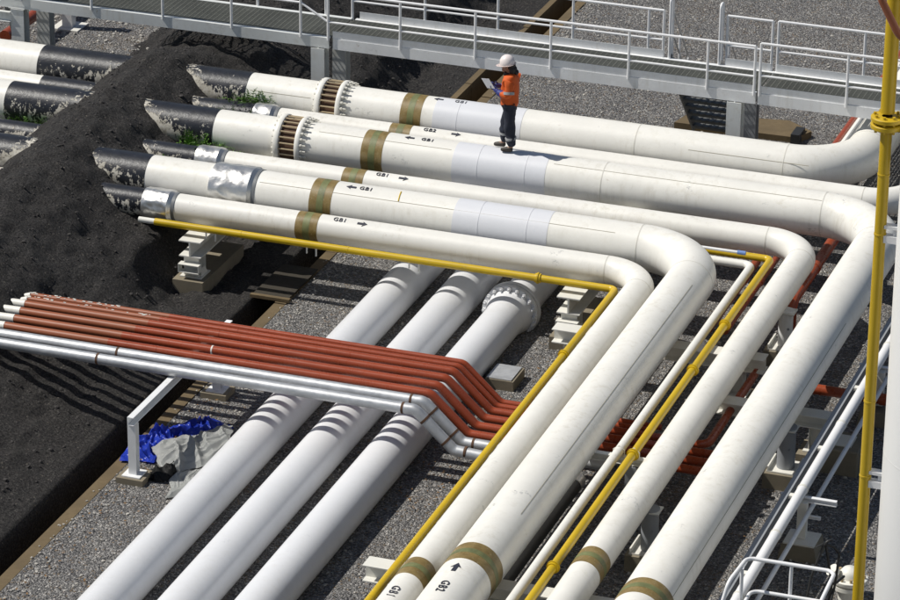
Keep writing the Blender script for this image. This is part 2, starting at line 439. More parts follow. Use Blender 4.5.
# ------------------------------------------------------------------ the six upper pipelines
def weld(parent, p, d, r, mat='weld', h=.0035, w=.009, name='weld_ring'):
    bm = B(); lathe(bm, [(-w * 1.4, r - .008), (-w, r + h), (w, r + h), (w * 1.4, r - .008)], Vector(p), Vector(d), 56 if r > .2 else 24, False)
    return obj(name, bm, mat, parent)
def repeat(proto, parent, offsets):
    for v in offsets:
        o = proto.copy(); COL.objects.link(o); o.parent = parent; o.location = proto.location + v
def pipeline(label, y, r, legx, legy_end, elbow_r, up, joint=False, collar=None, blk=None, blkL=-28.6, wrap=None, mark=None, legband=None, legmark=None, seamside=None, small=False, peel=False):
    z = 1.0 + r
    t = thing('pipeline', label, 'pipeline', (-22, y, 0), 'large pipelines crossing the embankment')
    bm = B()
    path = rounded([(-60, y, z), (legx, y, z), (legx, legy_end, z)], elbow_r, 20)
    tube(bm, path, r, 56, step=2.5)
    obj('pipe_body', bm, 'cream', t)
    # girth welds
    sgn = 1 if up else -1
    for p, d in (((legx - elbow_r, y, z), (1, 0, 0)), ((legx, y + sgn * elbow_r, z), (0, 1, 0))):
        weld(t, p, d, r)
    for x in ((-30.6,) if not joint else (-30.6, -17.0)):
        weld(t, (x, y, z), (1, 0, 0), r)
    # black coating where the pipe passes through the embankment
    bm = B(); sleeve(bm, (blkL, y, z), (blk, y, z), r + .006, .006, 48, .5); obj('coating_sleeve', bm, 'coating', t)
    # colour band
    bm = B(); sleeve(bm, (-21.45, y, z), (-21.05, y, z), r + .004, .004, 56); b = obj('colour_band', bm, 'band', t)
    bm = B(); sleeve(bm, (-21.31, y, z), (-21.19, y, z), r + .006, .004, 56); obj('band_stripe', bm, 'green', b)
    if wrap:
        bm = B(); sleeve(bm, (wrap[0], y, z), (wrap[1], y, z), r + .004, .004, 56); w = obj('repair_wrap', bm, 'wrap', t)
        for k in (.27, .78): weld(w, (wrap[0] + (wrap[1] - wrap[0]) * k, y, z), (1, 0, 0), r, 'wrap', .008, .006, 'wrap_edge')
    if joint:
        bm = B(); sleeve(bm, (-23.0, y, z), (-22.7, y, z), r - .0, .002, 48)
        # the pipe itself stops inside the joint: a rusty drum stands just proud of it
        j = None
        bm.free(); bm = B(); sleeve(bm, (-22.995, y, z), (-22.69, y, z), r + .010, .01, 48); j = obj('expansion_joint', bm, 'rust', t)
        for xa, xb, rr in ((-23.10, -23.0, r + .085), (-22.69, -22.60, r + .085)):
            bm = B(); lathe(bm, [(0, r - .02), (0, rr - .01), (.012, rr), (xb - xa - .012, rr), (xb - xa, rr - .01), (xb - xa, r - .02)], (xa, y, z), (1, 0, 0), 56, False)
            obj('flange_ring', bm, 'cream', j)
        n = 26; rr = r + .05
        offs = [Vector((0, math.cos(2 * PI * k / n) * rr - rr, math.sin(2 * PI * k / n) * rr)) for k in range(1, n)]
        bm = B(); tube(bm, [(-22.999, y + rr, z), (-22.691, y + rr, z)], .016, 8, False)
        repeat(obj('tie_rod', bm, 'rodpaint', j), j, offs)
        bm = B(); lathe(bm, [(0, .027), (.05, .027), (.05, .015), (.12, .015)], (-22.599, y + rr, z), (1, 0, 0), 8)
        repeat(obj('bolt', bm, 'weld', j), j, offs)
        bm = B(); lathe(bm, [(0, .020), (.03, .020)], (-23.132, y + rr, z), (1, 0, 0), 6)
        repeat(obj('nut', bm, 'weld', j), j, offs)
    if collar:
        a, b_ = collar; L = b_ - a; bm = B(); prof = []
        rc = r + .06
        prof = [(-.012, r + .004), (0, rc - .004)] + [(L * i / 30, rc) for i in range(31)] + [(L + .004, rc - .006), (L + .05, r + .025), (L + .07, r + .004)]
        lathe(bm, prof, (a, y, z), (1, 0, 0), 110, False)
        for v in bm.verts:
            dy, dz = v.co.y - y, v.co.z - z; rr = math.hypot(dy, dz)
            if rr < r + .03: continue
            ang = math.atan2(dz, dy); u = (v.co.x - a) / L
            # flattened crest and sharp creases running across the sheet
            q = math.exp(-((ang - PI / 2 + .25) / .36) ** 2) * (1 - .6 * abs(u - .5)) * .035
            w = Vector((v.co.x * 7 + dz * 5, dy * 6, dz * 9 + y * 3))
            n = (.5 - abs(noise.noise(w * .6)) * 2.2) * .013 + (.5 - abs(noise.noise(w * 1.6)) * 2) * .0025
            k = (rr - q + n * min(1, 5 * min(u + .02, 1.02 - u))) / rr; v.co.y = y + dy * k; v.co.z = z + dz * k
        obj('metal_collar', bm, 'alu', t, angle=35)
        bm = B(); sleeve(bm, (b_ + .04, y, z), (b_ + .12, y, z), r + .012, .01, 48); obj('sealing_ring', bm, 'darkgray', t)
    if mark:
        txt, tx, ax, ad, phi = mark
        bm = arrow_bm(.18, .11)
        if ad < 0:
            for v in bm.verts: v.co.x *= -1; v.co.y *= -1
        stick_x(bm, ax, y, z, r, phi + (8 if r > .3 else 6)); obj('flow_arrow', bm, 'ink', t, smooth=False)
        bm = text_mesh(txt, .125); stick_x(bm, tx, y, z, r, phi - 5 + (8 if r > .3 else 6)); obj('stencil_lettering', bm, 'ink', t, smooth=False)
    if legband:
        ya, yb = legband
        bm = B(); sleeve(bm, (legx, ya, z), (legx, yb, z), r + .004, .004, 56); b = obj('colour_band', bm, 'band', t)
        m = (ya + yb) / 2
        bm = B(); sleeve(bm, (legx, m - .06, z), (legx, m + .06, z), r + .006, .004, 56); obj('band_stripe', bm, 'green', b)
    if legmark:
        txt, ty, ay, th = legmark
        if ay is not None:
            bm = arrow_bm(.24, .15); stick_y(bm, legx, ay, z, r, th, 1); obj('flow_arrow', bm, 'ink', t, smooth=False)
        bm = text_mesh(txt, .165); stick_y(bm, legx, ty, z, r, th - 5, -1); obj('stencil_lettering', bm, 'ink', t, smooth=False)
    if seamside:
        for kind, ang, a, b_ in seamside:
            bm = B()
            c, s = math.cos(R(ang)), math.sin(R(ang))
            if kind == 'x': tube(bm, [(a, y - c * (r - .001), z + s * (r - .001)), (b_, y - c * (r - .001), z + s * (r - .001))], .0055, 6)
            else: tube(bm, [(legx + s * (r - .001), a, z + c * (r - .001)), (legx + s * (r - .001), b_, z + c * (r - .001))], .0055, 6)
            obj('long_seam', bm, 'seam', t)
    return t

BIG, SM = .39, .24
pipeline('farthest thick cream pipe with ribbed expansion joint, turning away behind the yellow post', 58.72, BIG, -13.1, 110, 1.17, True, joint=True, blk=-24.49, blkL=-28.72, wrap=(-20.82, -19.14), mark=('GB1', -20.5, -20.72, -1, 76), seamside=[('x', 30, -24.4, -23.2), ('x', 28, -16, -13.8)])
pipeline('slim cream pipe lettered GB2 squeezed between the two pipes with ribbed expansion joints', 57.95, SM, -11.95, 108, .74, True, collar=(-24.09, -23.75), blk=-24.0, blkL=-28.4, mark=('GB2', -20.82, -20.28, 1, 66))
pipeline('thick cream pipe the worker stands on, with ribbed expansion joint and pale blue wrap', 56.72, BIG, -11.915, 8, 1.17, False, joint=True, blk=-24.3, blkL=-28.43, wrap=(-19.74, -18.02), mark=('GB1', -20.42, -20.55, -1, 74), legband=(41.8, 42.24), legmark=('GB1', 41.0, 41.32, 4), seamside=[('x', 58, -22.3, -19.8), ('x', 58, -17.9, -13.1), ('y', 66, 30, 52)])
pipeline('slim cream pipe with dented metal collar, in front of the pipe carrying the worker', 55.6, SM, -13.038, 8, .74, False, collar=(-24.22, -23.8), blk=-24.1, blkL=-28.4, mark=('GB1', -20.85, -20.42, 1, 66), legband=(42.94, 43.42), seamside=None)
pipeline('thick cream pipe with the large dented metal collar and pale blue wrap', 54.22, BIG, -14.43, 8, 1.17, False, collar=(-23.3, -22.58), blk=-24.52, blkL=-30.6, wrap=(-18.85, -17.16), mark=('GB1', -20.62, -20.68, -1, 68), legband=(41.9, 42.4), legmark=('GB2', 41.2, 41.5, -4), seamside=[('x', 50, -22.4, -16.0), ('y', 39, 43.6, 52.3)])
pipeline('nearest slim cream pipe with bent metal collar, running beside the yellow pipe to a bend', 53.43, SM, -15.21, 8, .74, False, collar=(-24.28, -23.81), blk=-24.2, blkL=-28.4, mark=('GB1', -20.8, -20.36, 1, 62), legband=(41.76, 42.26), legmark=('GB1', 41.35, None, -6), seamside=None)

_p = [o for o in COL.objects if o.get('label', '').startswith('thick cream pipe with the large dented')][0]
bm = B(); tube(bm, [(-19.86 - .004 * k, 54.22 - math.cos(R(52 + k * 5)) * (BIG + .001), 1.39 + math.sin(R(52 + k * 5)) * (BIG + .001)) for k in range(8)], .012, 8); obj('yellow_mark', bm, 'yellowmark', _p)

# ------------------------------------------------------------------ three low cool white pipes
LOW = [(-19.69, 'leftmost of the three low grey-white pipes, beside the blue and grey sheets'),
       (-18.63, 'middle of the three low grey-white pipes running under the red pipes'),
       (-17.61, 'low grey-white pipe with a bolted flange, nearest the yellow pipe')]
for i, (x, lab) in enumerate(LOW):
    t = thing('low_pipe', lab, 'pipe', (x, 46, -.09), 'low pipes running under the red pipes')
    bm = B(); tube(bm, rounded([(x, 8, .25), (x, 57.6, .25), (x, 57.6, -1.2)], .5, 8), .34, 56, step=2.5); obj('pipe_body', bm, 'coolwhite', t)
    if i == 2:
        for ya, yb in ((53.30, 53.40), (53.43, 53.53)):
            bm = B(); lathe(bm, [(0, .3), (0, .475), (.012, .487), (yb - ya - .012, .487), (yb - ya, .475), (yb - ya, .3)], (x, ya, .25), (0, 1, 0), 64, False)
            if ya < 53.35: lathe(bm, [(-.30, .335), (-.26, .352), (-.08, .40), (0.002, .42)], (x, ya, .25), (0, 1, 0), 56, False)
            else: lathe(bm, [(.098, .42), (.18, .40), (.30, .352), (.34, .335)], (x, ya, .25), (0, 1, 0), 56, False)
            obj('flange', bm, 'coolwhite', t)
        offs = [Vector((math.cos(2 * PI * k / 20) * .445 - .445, 0, math.sin(2 * PI * k / 20) * .445)) for k in range(1, 20)]
        bm = B(); lathe(bm, [(0, .018), (.045, .018), (.045, .036), (.10, .036), (.10, .018), (.23, .018), (.23, .034), (.285, .034)], (x + .445, 53.20, .25), (0, 1, 0), 8)
        repeat(obj('bolt', bm, 'coolwhite', t), t, offs)

# ------------------------------------------------------------------ rack of red and galvanised pipes
RACK = [(47.60, .085, 's'), (47.91, .070, 'r'), (48.22, .072, 'r'), (48.525, .070, 'r'), (48.805, .068, 'r'), (49.01, .05, 'r'), (49.17, .05, 'r')]
RLAB = ['', 'thick red pipe lying directly behind the two galvanised pipes', 'second red pipe behind the galvanised pair, with a pale clamp mark',
        'third red pipe behind the galvanised pair, in the middle of the rack', 'fourth and last thick red pipe, in front of the two thin red ones',
        'thin red pipe between the fourth thick red pipe and the hindmost thin one', 'thin peeling red pipe at the back edge of the rack']
ZR = 1.2; ZL = .62
def rackpath(y, x0, tail, k):
    return rounded([(x0, y, ZR), (-17.10 + .02 * k, y, ZR), (-16.47 + .02 * k, y, ZL)] + tail, .16, 6)
for k, (y, r, c) in enumerate(RACK):
    if c == 's': continue
    t = thing('red_pipe', RLAB[k], 'pipe', (-20, y, ZR - r), 'red pipes on the low rack')
    if k == 4: tail = [(-12.9, y, ZL), (-12.9, 51.95, ZL), (-14.7, 51.95, ZL)]
    elif k in (5, 6): tail = [(-14.9, y, ZL - .2), (-14.9, 45.0, ZL - .2)] if False else [(-13.9 + .16 * (k - 5), y, ZL)]
    else: tail = [(-12.25 - .0 * k, y, ZL)]
    bm = B(); xs = [-24.31, -24.29, -24.33, -24.38, -24.43, -24.45][k - 1]
    P = rackpath(y, xs, tail, k)
    P[0].x = -22.6 + .1 * k
    tube(bm, P, r, 20); obj('pipe_body', bm, 'red', t)
    bm = B(); tube(bm, [(xs, y, ZR), (-22.6 + .1 * k, y, ZR)], r, 20); obj('faded_section', bm, 'oldred', t)
    bm = B(); xe = xs - (.9 if k < 5 else .35)
    tube(bm, [(xe, y, ZR - (.02 if k < 5 else .12)), (xs - .004, y, ZR)], r * 1.02, 20); obj('white_end', bm, 'cream', t)
    weld(t, (-21.9 + .23 * k if k != 2 else -20.85, y, ZR), (1, 0, 0), r, 'red' if k != 2 else 'support', .003, .012 if k == 2 else .008, 'weld_ring' if k != 2 else 'clamp')
    if k >= 5:
        # flakes of white paint along the crest
        bm = B(); rnd = random.Random(k)
        for q in range(26):
            x = xs + rnd.random() ** 1.6 * 2.2; a = R(rnd.uniform(55, 115)); s = rnd.uniform(.012, .03)
            c = Vector((x, y - math.cos(a) * (r + .001), ZR + math.sin(a) * (r + .001)))
            box(bm, c - Vector((s, s * .4, .004)), c + Vector((s, s * .4, .004)))
        obj('paint_flakes', bm, 'support', t, smooth=False)['kind'] = 'stuff'

for k, (y, r, lab) in enumerate(((47.28, .088, 'galvanised pipe at the front edge of the red pipe rack'), (47.60, .088, 'galvanised pipe between the front galvanised pipe and the first red pipe'))):
    t = thing('galvanised_pipe', lab, 'pipe', (-20, y, ZR - r), 'galvanised pipes on the rack')
    x0 = -26.2; 
    tail = [(-14.45, y, ZL - .1), (-14.45, y - .25, ZL - .1)] if k == 0 else [(-14.1, y, ZL)]
    bm = B(); P = rackpath(y, x0, tail, k); tube(bm, P, r, 24); obj('pipe_body', bm, 'galv', t)
    dn = (.63, 0, -.58)
    for (xx, zz, d) in ((-22.4 + .2 * k, ZR, (1, 0, 0)), (-17.30 + .02 * k, ZR, (1, 0, 0)), (-16.95 + .02 * k, ZR - .138, dn), (-16.61 + .02 * k, ZL + .129, dn), (-16.28 + .02 * k, ZL, (1, 0, 0))):
        weld(t, (xx, 0 + y, zz), d, r, 'rust', .004, .018, 'rusty_weld')

# black insulated continuation of the galvanised pipe
t = thing('insulated_pipe', 'black insulated pipe with shiny metal elbow between the thick cream leg and slim white pipe', 'pipe', (-14.45, 46, .3))
bm = B(); tube(bm, [(-14.45, 47.03, ZL - .1), (-14.45, 8, ZL - .1)], .115, 24, step=.5)
for v in bm.verts: v.co += Vector((noise.noise(v.co * 5), 0, noise.noise(v.co * 5 + Vector((9, 0, 0))))) * .006
obj('insulation', bm, 'blackins', t)
bm = B(); tube(bm, rounded([(-14.62, 47.28, ZL - .1), (-14.45, 47.28, ZL - .1), (-14.45, 46.95, ZL - .1)], .15, 8), .125, 24); obj('metal_elbow', bm, 'alu', t)

# rack support
t = thing('pipe_rack_support', 'pale grey T-shaped trestle carrying the red pipes, near foot beside the blue sheet', 'pipe support', (-21.14, 45.75, 0))
bm = B(); prism(bm, cprof(.10, .14), (-21.14, 45.68, 1.03), (-21.14, 49.6, 1.03)); obj('beam', bm, 'walkgray', t, smooth=False)
for y in (45.78, 49.06):
    bm = B(); hbeam(bm, (-21.14, y, .12), (-21.14, y, .96), .13, .13, (0, 1, 0), .012, .006); p = obj('post', bm, 'walkgray', t, smooth=False)
    bm = B(); box(bm, (-21.29, y - .15, .10), (-20.99, y + .15, .12)); obj('base_plate', bm, 'walkgray', p, smooth=False)
    bm = B(); box(bm, (-21.36, y - .2, -.05), (-20.92, y + .2, .099)); obj('footing', bm, 'concrete', p, smooth=False)

# ------------------------------------------------------------------ small yellow and white pipes
def ypipe(label, pts, rad, r, coup, name='yellow_pipe', mat='yellow', cat='pipe', hangers=()):
    t = thing(name, label, cat, pts[0], None)
    bm = B(); tube(bm, rounded(pts, rad, 10), r, 24, step=3); obj('pipe_body', bm, mat, t)
    for p, d in coup:
        bm = B(); lathe(bm, [(-.05, r), (-.05, r + .018), (-.012, r + .02), (-.012, r + .035), (.012, r + .035), (.012, r + .02), (.05, r + .018), (.05, r)], p, d, 24, False); obj('coupling', bm, mat, t)
    return t
t = ypipe('long yellow pipe below the nearest slim cream pipe, bending toward the viewer', [(-23.95, 53.0, 1.1), (-15.67, 53.0, 1.1), (-15.67, 8, 1.1)], .11, .062, [((-17.02, 53, 1.1), (1, 0, 0)), ((-15.67, 50.2, 1.1), (0, 1, 0))])
for x in (-22.35, -20.4): weld(t, (x, 53, 1.1), (1, 0, 0), .062, 'yellow', .004, .015)
for x in (-22.9, -21.05, -19.2):
    bm = B(); box(bm, (x - .11, 52.985, .93), (x - .09, 53.015, 1.05)); box(bm, (x + .06, 52.985, .90), (x + .08, 53.015, 1.05)); box(bm, (x - .14, 52.97, 1.045), (x + .12, 53.03, 1.06)); obj('hanger', bm, 'support', t, smooth=False)
bm = B(); tube(bm, [(-24.25, 53.0, 1.1), (-23.955, 53.0, 1.1)], .05, 16); obj('white_end', bm, 'support', t)
t = ypipe('second yellow pipe, between the slim white pipe and the slim cream leg', [(-17.5, 54.62, 1.33), (-13.47, 54.62, 1.33), (-13.47, 8, 1.33)], .11, .062, [((-13.47, 51.75, 1.33), (0, 1, 0)), ((-13.47, 49.9, 1.33), (0, 1, 0)), ((-13.47, 46.7, 1.33), (0, 1, 0)), ((-13.47, 42.9, 1.33), (0, 1, 0))])
t = ypipe('slim white pipe alongside the second yellow pipe', [(-17.2, 54.25, 1.33), (-13.70, 54.25, 1.33), (-13.70, 8, 1.33)], .14, .072, [], 'slim_white_pipe', 'cream')
# small capped pipe under the bend
t = thing('capped_pipe', 'short grey pipe with pale blue cap beside the second yellow bend', 'pipe', (-14.4, 54.78, .9))
bm = B(); tube(bm, [(-17, 54.42, 1.46), (-14.0, 54.42, 1.46)], .026, 12); obj('pipe_body', bm, 'walkgray', t)
bm = B(); tube(bm, [(-14.0, 54.42, 1.46), (-13.86, 54.42, 1.46)], .036, 12); obj('cap', bm, 'bluecap', t)

# ------------------------------------------------------------------ red pipes under the legs
def redpipe(label, pts, r, rad=.16):
    t = thing('buried_red_pipe', label, 'pipe', pts[0], 'red pipes under the cream legs')
    bm = B(); tube(bm, rounded(pts, rad, 6), r, 20); obj('pipe_body', bm, 'red', t)
    a, b = Vector(pts[0]), Vector(pts[1]); d = (b - a).normalized(); c = a.lerp(b, .5)
    bm = B(); lathe(bm, [(-.06, r - .003), (-.055, r + .012), (.055, r + .012), (.06, r - .003)], c, d, 20, False); obj('coupling', bm, 'red', t)
redpipe('short red pipe stub showing right of the rightmost cream leg', [(-12.35, 51.75, .45), (-9.3, 51.75, .45)], .085)
redpipe('red pipe under the slim bend, left one of the pair beside the yellow bend', [(-14.12, 53.2, .55), (-14.12, 57.6, .55)], .07)
redpipe('red pipe under the slim bend, right one of the pair beside the yellow bend', [(-13.84, 53.2, .55), (-13.84, 57.6, .55)], .06)
redpipe('red pipe ending in a downward elbow above the round pedestal', [(-13.12, 57.9, .55), (-13.12, 54.75, .55), (-13.12, 54.75, -.3)], .10, .2)
redpipe('dark red pipe emerging below the thick cream bend, above the pedestal', [(-12.8, 54.6, .4), (-12.8, 58.0, .4)], .06)
redpipe('short red pipe farthest right under the thick cream bend', [(-12.45, 56.2, .4), (-12.45, 58.3, .4)], .07)
redpipe('red pipe along the left of the farthest pipe leg, going away beneath the walkway', [(-14.27, 59.4, .45), (-14.27, 100, .45)], .065)
t = thing('return_pipe', 'small white pipe beside the red one, going away beneath the walkway', 'pipe', (-14.1, 62, .4))
bm = B(); tube(bm, [(-14.10, 59.4, .48), (-14.10, 100, .48)], .085, 20); obj('pipe_body', bm, 'cream', t)
bm = B(); lathe(bm, [(-.03, .08), (-.02, .1), (.02, .1), (.03, .08)], (-14.10, 62.3, .48), (0, 1, 0), 20, False); obj('coupling', bm, 'walkgray', t)
# perforated tray
t = thing('cable_tray', 'perforated pale metal tray running away beside the farthest pipe bend', 'cable tray', (-13.75, 62, .6))
bm = B(); x0, x1 = -13.98, -13.5
k = 0; y = 59.6
while y < 68:
    box(bm, (x0, y, .66), (x1, y + .035, .672)); y += .06
for i in range(9): box(bm, (x0 + (x1 - x0) * i / 8 - .012, 59.6, .6605), (x0 + (x1 - x0) * i / 8 + .012, 68, .6715))
obj('tray_bed', bm, 'walkgray', t, smooth=False)
for a_, b_ in ((x0 - .03, x0 - .013), (x1 + .013, x1 + .03)):
    bm = B(); box(bm, (a_, 59.6, .63), (b_, 68, .74)); obj('side_rail', bm, 'walkgray', t, smooth=False)

# ------------------------------------------------------------------ supports
def ybeam_support(label, x):
    t = thing('pipe_support', label, 'pipe support', (x, 52.6, 0), 'steel supports under the cream pipes')
    bm = B(); hbeam(bm, (x, 52.78, .77), (x, 59.2, .77), .40, .30, None, .022, .014); obj('beam', bm, 'support', t, smooth=False)
    for y in (53.43, 54.22, 55.6, 56.72, 57.95, 58.72):
        bm = B(); box(bm, (x - .05, y - .09, .902), (x - .035, y + .09, 1.06)); box(bm, (x + .035, y - .09, .902), (x + .05, y + .09, 1.06))
        box(bm, (x - .16, y - .1, .985), (x + .16, y + .1, 1.0)); obj('saddle', bm, 'support', t, smooth=False)
    for y in (53.0, 56.1, 58.9):
        bm = B(); hbeam(bm, (x, y, .26), (x, y, .618), .28, .30, (0, 1, 0), .016, .008); c = obj('column', bm, 'support', t, smooth=False)
        if y < 53.5:
            bm = B(); box(bm, (x - .19, y - .30, .50), (x + .19, y - .152, .512)); box(bm, (x - .19, y - .30, .36), (x + .19, y - .152, .372)); box(bm, (x - .19, y - .30, .373), (x - .178, y - .152, .499)); box(bm, (x + .178, y - .30, .373), (x + .19, y - .152, .499)); obj('bracket', bm, 'support', c, smooth=False)
            bm = B(); prism(bm, [(-.14, 0), (.14, 0), (.10, .16), (-.02, .16)], (x + .15, y + .02, .24), (x + .165, y + .02, .24)); obj('gusset', bm, 'support', c, smooth=False)
        bm = B(); box(bm, (x - .2, y - .2, .235), (x + .2, y + .2, .257)); obj('base_plate', bm, 'support', c, smooth=False)
    bm = B(); box(bm, (x - .28, 52.66, -.6), (x + .28, 54.5, .232)); box(bm, (x - .26, 55.8, -.3), (x + .26, 59.3, .232)); obj('plinth', bm, 'concrete', t, smooth=False)
ybeam_support('off-white steel support on a concrete plinth at the foot of the dark embankment', -23.22)
ybeam_support('off-white steel support right of the bolted flange, left of the yellow bend', -16.42)

def xbeam_support(label, y, x0, x1, posts, zt=.90, h=.22, saddles=()):
    t = thing('pipe_support', label, 'pipe support', (x0, y, 0), 'steel supports under the cream pipes')
    bm = B(); hbeam(bm, (x0, y, zt - h / 2), (x1, y, zt - h / 2), .30, h, None, .018, .01); obj('beam', bm, 'support', t, smooth=False)
    for x in posts:
        bm = B(); hbeam(bm, (x, y, .22), (x, y, zt - h), .22, .22, (1, 0, 0), .014, .007); c = obj('column', bm, 'support', t, smooth=False)
        bm = B(); box(bm, (x - .18, y - .18, .19), (x + .18, y + .18, .218)); obj('base_plate', bm, 'support', c, smooth=False)
        bm = B(); box(bm, (x - .26, y - .28, -.05), (x + .26, y + .28, .188)); obj('footing', bm, 'concrete', c, smooth=False)
    for x in saddles:
        bm = B(); box(bm, (x - .08, y - .05, zt + .002), (x + .08, y - .035, 1.05)); box(bm, (x - .08, y + .035, zt + .002), (x + .08, y + .05, 1.05)); box(bm, (x - .09, y - .15, .985), (x + .09, y + .15, 1.0)); obj('saddle', bm, 'support', t, smooth=False)
    return t
xbeam_support('low off-white cross beam in front of the support at the yellow bend', 51.68, -16.3, -12.75, (-16.0, -13.2), .90, .24, (-15.21, -14.43, -13.04))
xbeam_support('off-white cross beam at the bottom edge, its end poking out left of the yellow pipe', 42.9, -16.25, -12.6, (-15.95, -13.0), .92, .26, (-15.21, -14.43, -13.04))
xbeam_support('double white cross beam between the slim and the rightmost thick legs', 50.15, -13.1, -11.3, (-11.5,), .80, .20, (-11.915,))
t = thing('pipe_support', 'small T-shaped stand holding the slim white and second yellow pipes', 'pipe support', (-13.6, 47.24, 0), 'steel supports under the cream pipes')
bm = B(); prism(bm, cprof(.10, .12), (-14.4, 46.75, 1.20), (-13.05, 46.75, 1.20)); obj('beam', bm, 'support', t, smooth=False)
bm = B(); hbeam(bm, (-13.47, 46.75, .02), (-13.47, 46.75, 1.139), .2, .2, (0, 1, 0), .012, .006); obj('column', bm, 'graypaint', t, smooth=False)
for x in (-13.70, -13.47):
    bm = B(); tube(bm, [(x - .085, 46.75, 1.25), (x - .085, 46.75, 1.35), (x, 46.75, 1.415), (x + .085, 46.75, 1.35), (x + .085, 46.75, 1.25)], .009, 6); obj('clamp', bm, 'support', t)

def pedestal(label, x, y, top, r, mat, plate=.24):
    t = thing('pipe_pedestal', label, 'pedestal', (x, y, 0), 'round steel pedestals under the cream legs')
    bm = B(); lathe(bm, [(0, r), (top - .31, r), (top - .31, r + .012), (top - .27, r + .012), (top - .27, r - .02)], (x, y, .285), (0, 0, 1), 28); c = obj('post', bm, mat, t)
    bm = B(); lathe(bm, [(0, .0), (0, .022), (.02, .022), (.02, 0)], (x + r * .55, y - r * .84, .62), (.55, -.84, 0), 6, False); obj('bolt', bm, 'graypaint', c)
    bm = B(); box(bm, (x - plate, y - plate, .26), (x + plate, y + plate, .284)); 
    for s in (-1, 1): box(bm, (x + s * (plate - .02) - .012, y - plate, .285), (x + s * (plate - .02) + .012, y + plate, .36))
    obj('base_plate', bm, 'support', t, smooth=False)
    bm = B(); box(bm, (x - plate - .05, y - plate - .05, -.05), (x + plate + .05, y + plate + .05, .258)); obj('footing', bm, 'concrete', t, smooth=False)
    bm = B(); box(bm, (x - .16, y - .14, top - .02), (x + .16, y + .14, top)); obj('head_plate', bm, 'support', t, smooth=False)
pedestal('grey cylinder pedestal low down between the slim leg and the rightmost thick leg', -12.93, 45.85, .93, .13, 'graypaint')
pedestal('white cone-lit pedestal high up between the slim leg and the rightmost thick leg', -12.92, 53.6, .9, .12, 'walkgray')
pedestal('dark grey pedestal right of the rightmost thick leg, behind the grey channel', -11.75, 49.2, .95, .14, 'graypaint')
t = thing('concrete_block', 'bare concrete block beyond the white pipe, right of the pedestal', 'block', (-11.1, 50.1, 0))
bm = B(); box(bm, (-11.45, 49.75, -.02), (-10.75, 50.45, .42)); bmesh.ops.bevel(bm, geom=bm.edges[:], offset=.02, segments=1, affect='EDGES'); tag(t, None); obj('block_body', bm, 'concrete', t, smooth=False)
bm = B(); box(bm, (-11.3, 49.9, .421), (-10.9, 50.3, .44)); obj('top_plate', bm, 'support', t, smooth=False)

# right hand channel, white and thin pipes
t = thing('steel_channel', 'long grey steel channel between the rightmost thick leg and the white conduit', 'channel', (-11.16, 46, .85))
bm = B(); prism(bm, cprof(.09, .16, .012), (-11.17, 8, .93), (-11.17, 62, .93)); obj('channel_body', bm, 'graypaint', t, smooth=False)
for y in (44.3, 46.9, 48.6, 50.9):
    bm = B(); box(bm, (-11.12, y - .05, .95), (-11.06, y + .05, 1.0)); obj('clip', bm, 'support', t, smooth=False)
t = thing('white_conduit', 'glossy white conduit beside the grey channel at right', 'pipe', (-10.98, 46, .9))
bm = B(); tube(bm, [(-10.985, 8, .98), (-10.985, 62, .98)], .078, 24, step=6); obj('pipe_body', bm, 'rail', t)
for y in (43.6, 45.6, 47.15, 49.5, 52.6): weld(t, (-10.985, y, .98), (0, 1, 0), .078, 'support', .008, .02, 'coupling')
t = thing('thin_conduit', 'thin pale conduit crossing low behind the T-shaped post at right', 'pipe', (-10.75, 46, .6))
bm = B(); tube(bm, [(-10.83, 8, .72), (-10.83, 62, .72)], .036, 16, step=6); obj('pipe_body', bm, 'walkgray', t)

t = thing('conduit_stand', 'T-shaped post with a white arm on a concrete footing, at right', 'pipe support', (-10.92, 47.0, 0), 'conduit stands at the right')
bm = B(); box(bm, (-11.0, 46.94, .28), (-10.86, 47.06, .86)); obj('post', bm, 'support', t, smooth=False)
bm = B(); prism(bm, cprof(.07, .08), (-11.3, 47.1, .86), (-10.45, 47.1, .86)); obj('arm', bm, 'rail', t, smooth=False)
bm = B(); prism(bm, cprof(.04, .05), (-10.86, 47.02, .62), (-10.66, 47.02, .62)); obj('lower_arm', bm, 'rail', t, smooth=False)
bm = B(); box(bm, (-11.15, 46.76, .25), (-10.68, 47.22, .275)); obj('base_plate', bm, 'support', t, smooth=False)
bm = B(); prism(bm, [(-.30, 0), (.30, 0), (.25, .26), (-.25, .26)], (-10.92, 46.74, -.01), (-10.92, 47.26, -.01)); obj('footing', bm, 'concrete', t, smooth=False)
t = thing('conduit_stand', 'conduit stand mostly hidden behind the yellow post, with a short white arm', 'pipe support', (-10.6, 51.9, 0), 'conduit stands at the right')
bm = B(); box(bm, (-11.0, 51.84, .28), (-10.86, 51.96, .86)); obj('post', bm, 'support', t, smooth=False)
bm = B(); prism(bm, cprof(.07, .08), (-11.3, 52.0, .86), (-10.2, 52.0, .86)); obj('arm', bm, 'rail', t, smooth=False)
bm = B(); prism(bm, [(-.30, 0), (.30, 0), (.25, .26), (-.25, .26)], (-10.92, 51.64, -.01), (-10.92, 52.16, -.01)); obj('footing', bm, 'concrete', t, smooth=False)

# flat slab with steel plate
t = thing('slab', 'small concrete slab topped with a grey steel plate beside the flanged low pipe', 'slab', (-16.95, 51.15, 0))
bm = B(); box(bm, (-17.2, 50.85, -.02), (-16.72, 51.45, .17)); obj('slab_body', bm, 'concrete', t, smooth=False)
bm = B(); box(bm, (-17.18, 50.87, .172), (-16.76, 51.43, .19)); obj('plate', bm, 'galv', t, smooth=False)

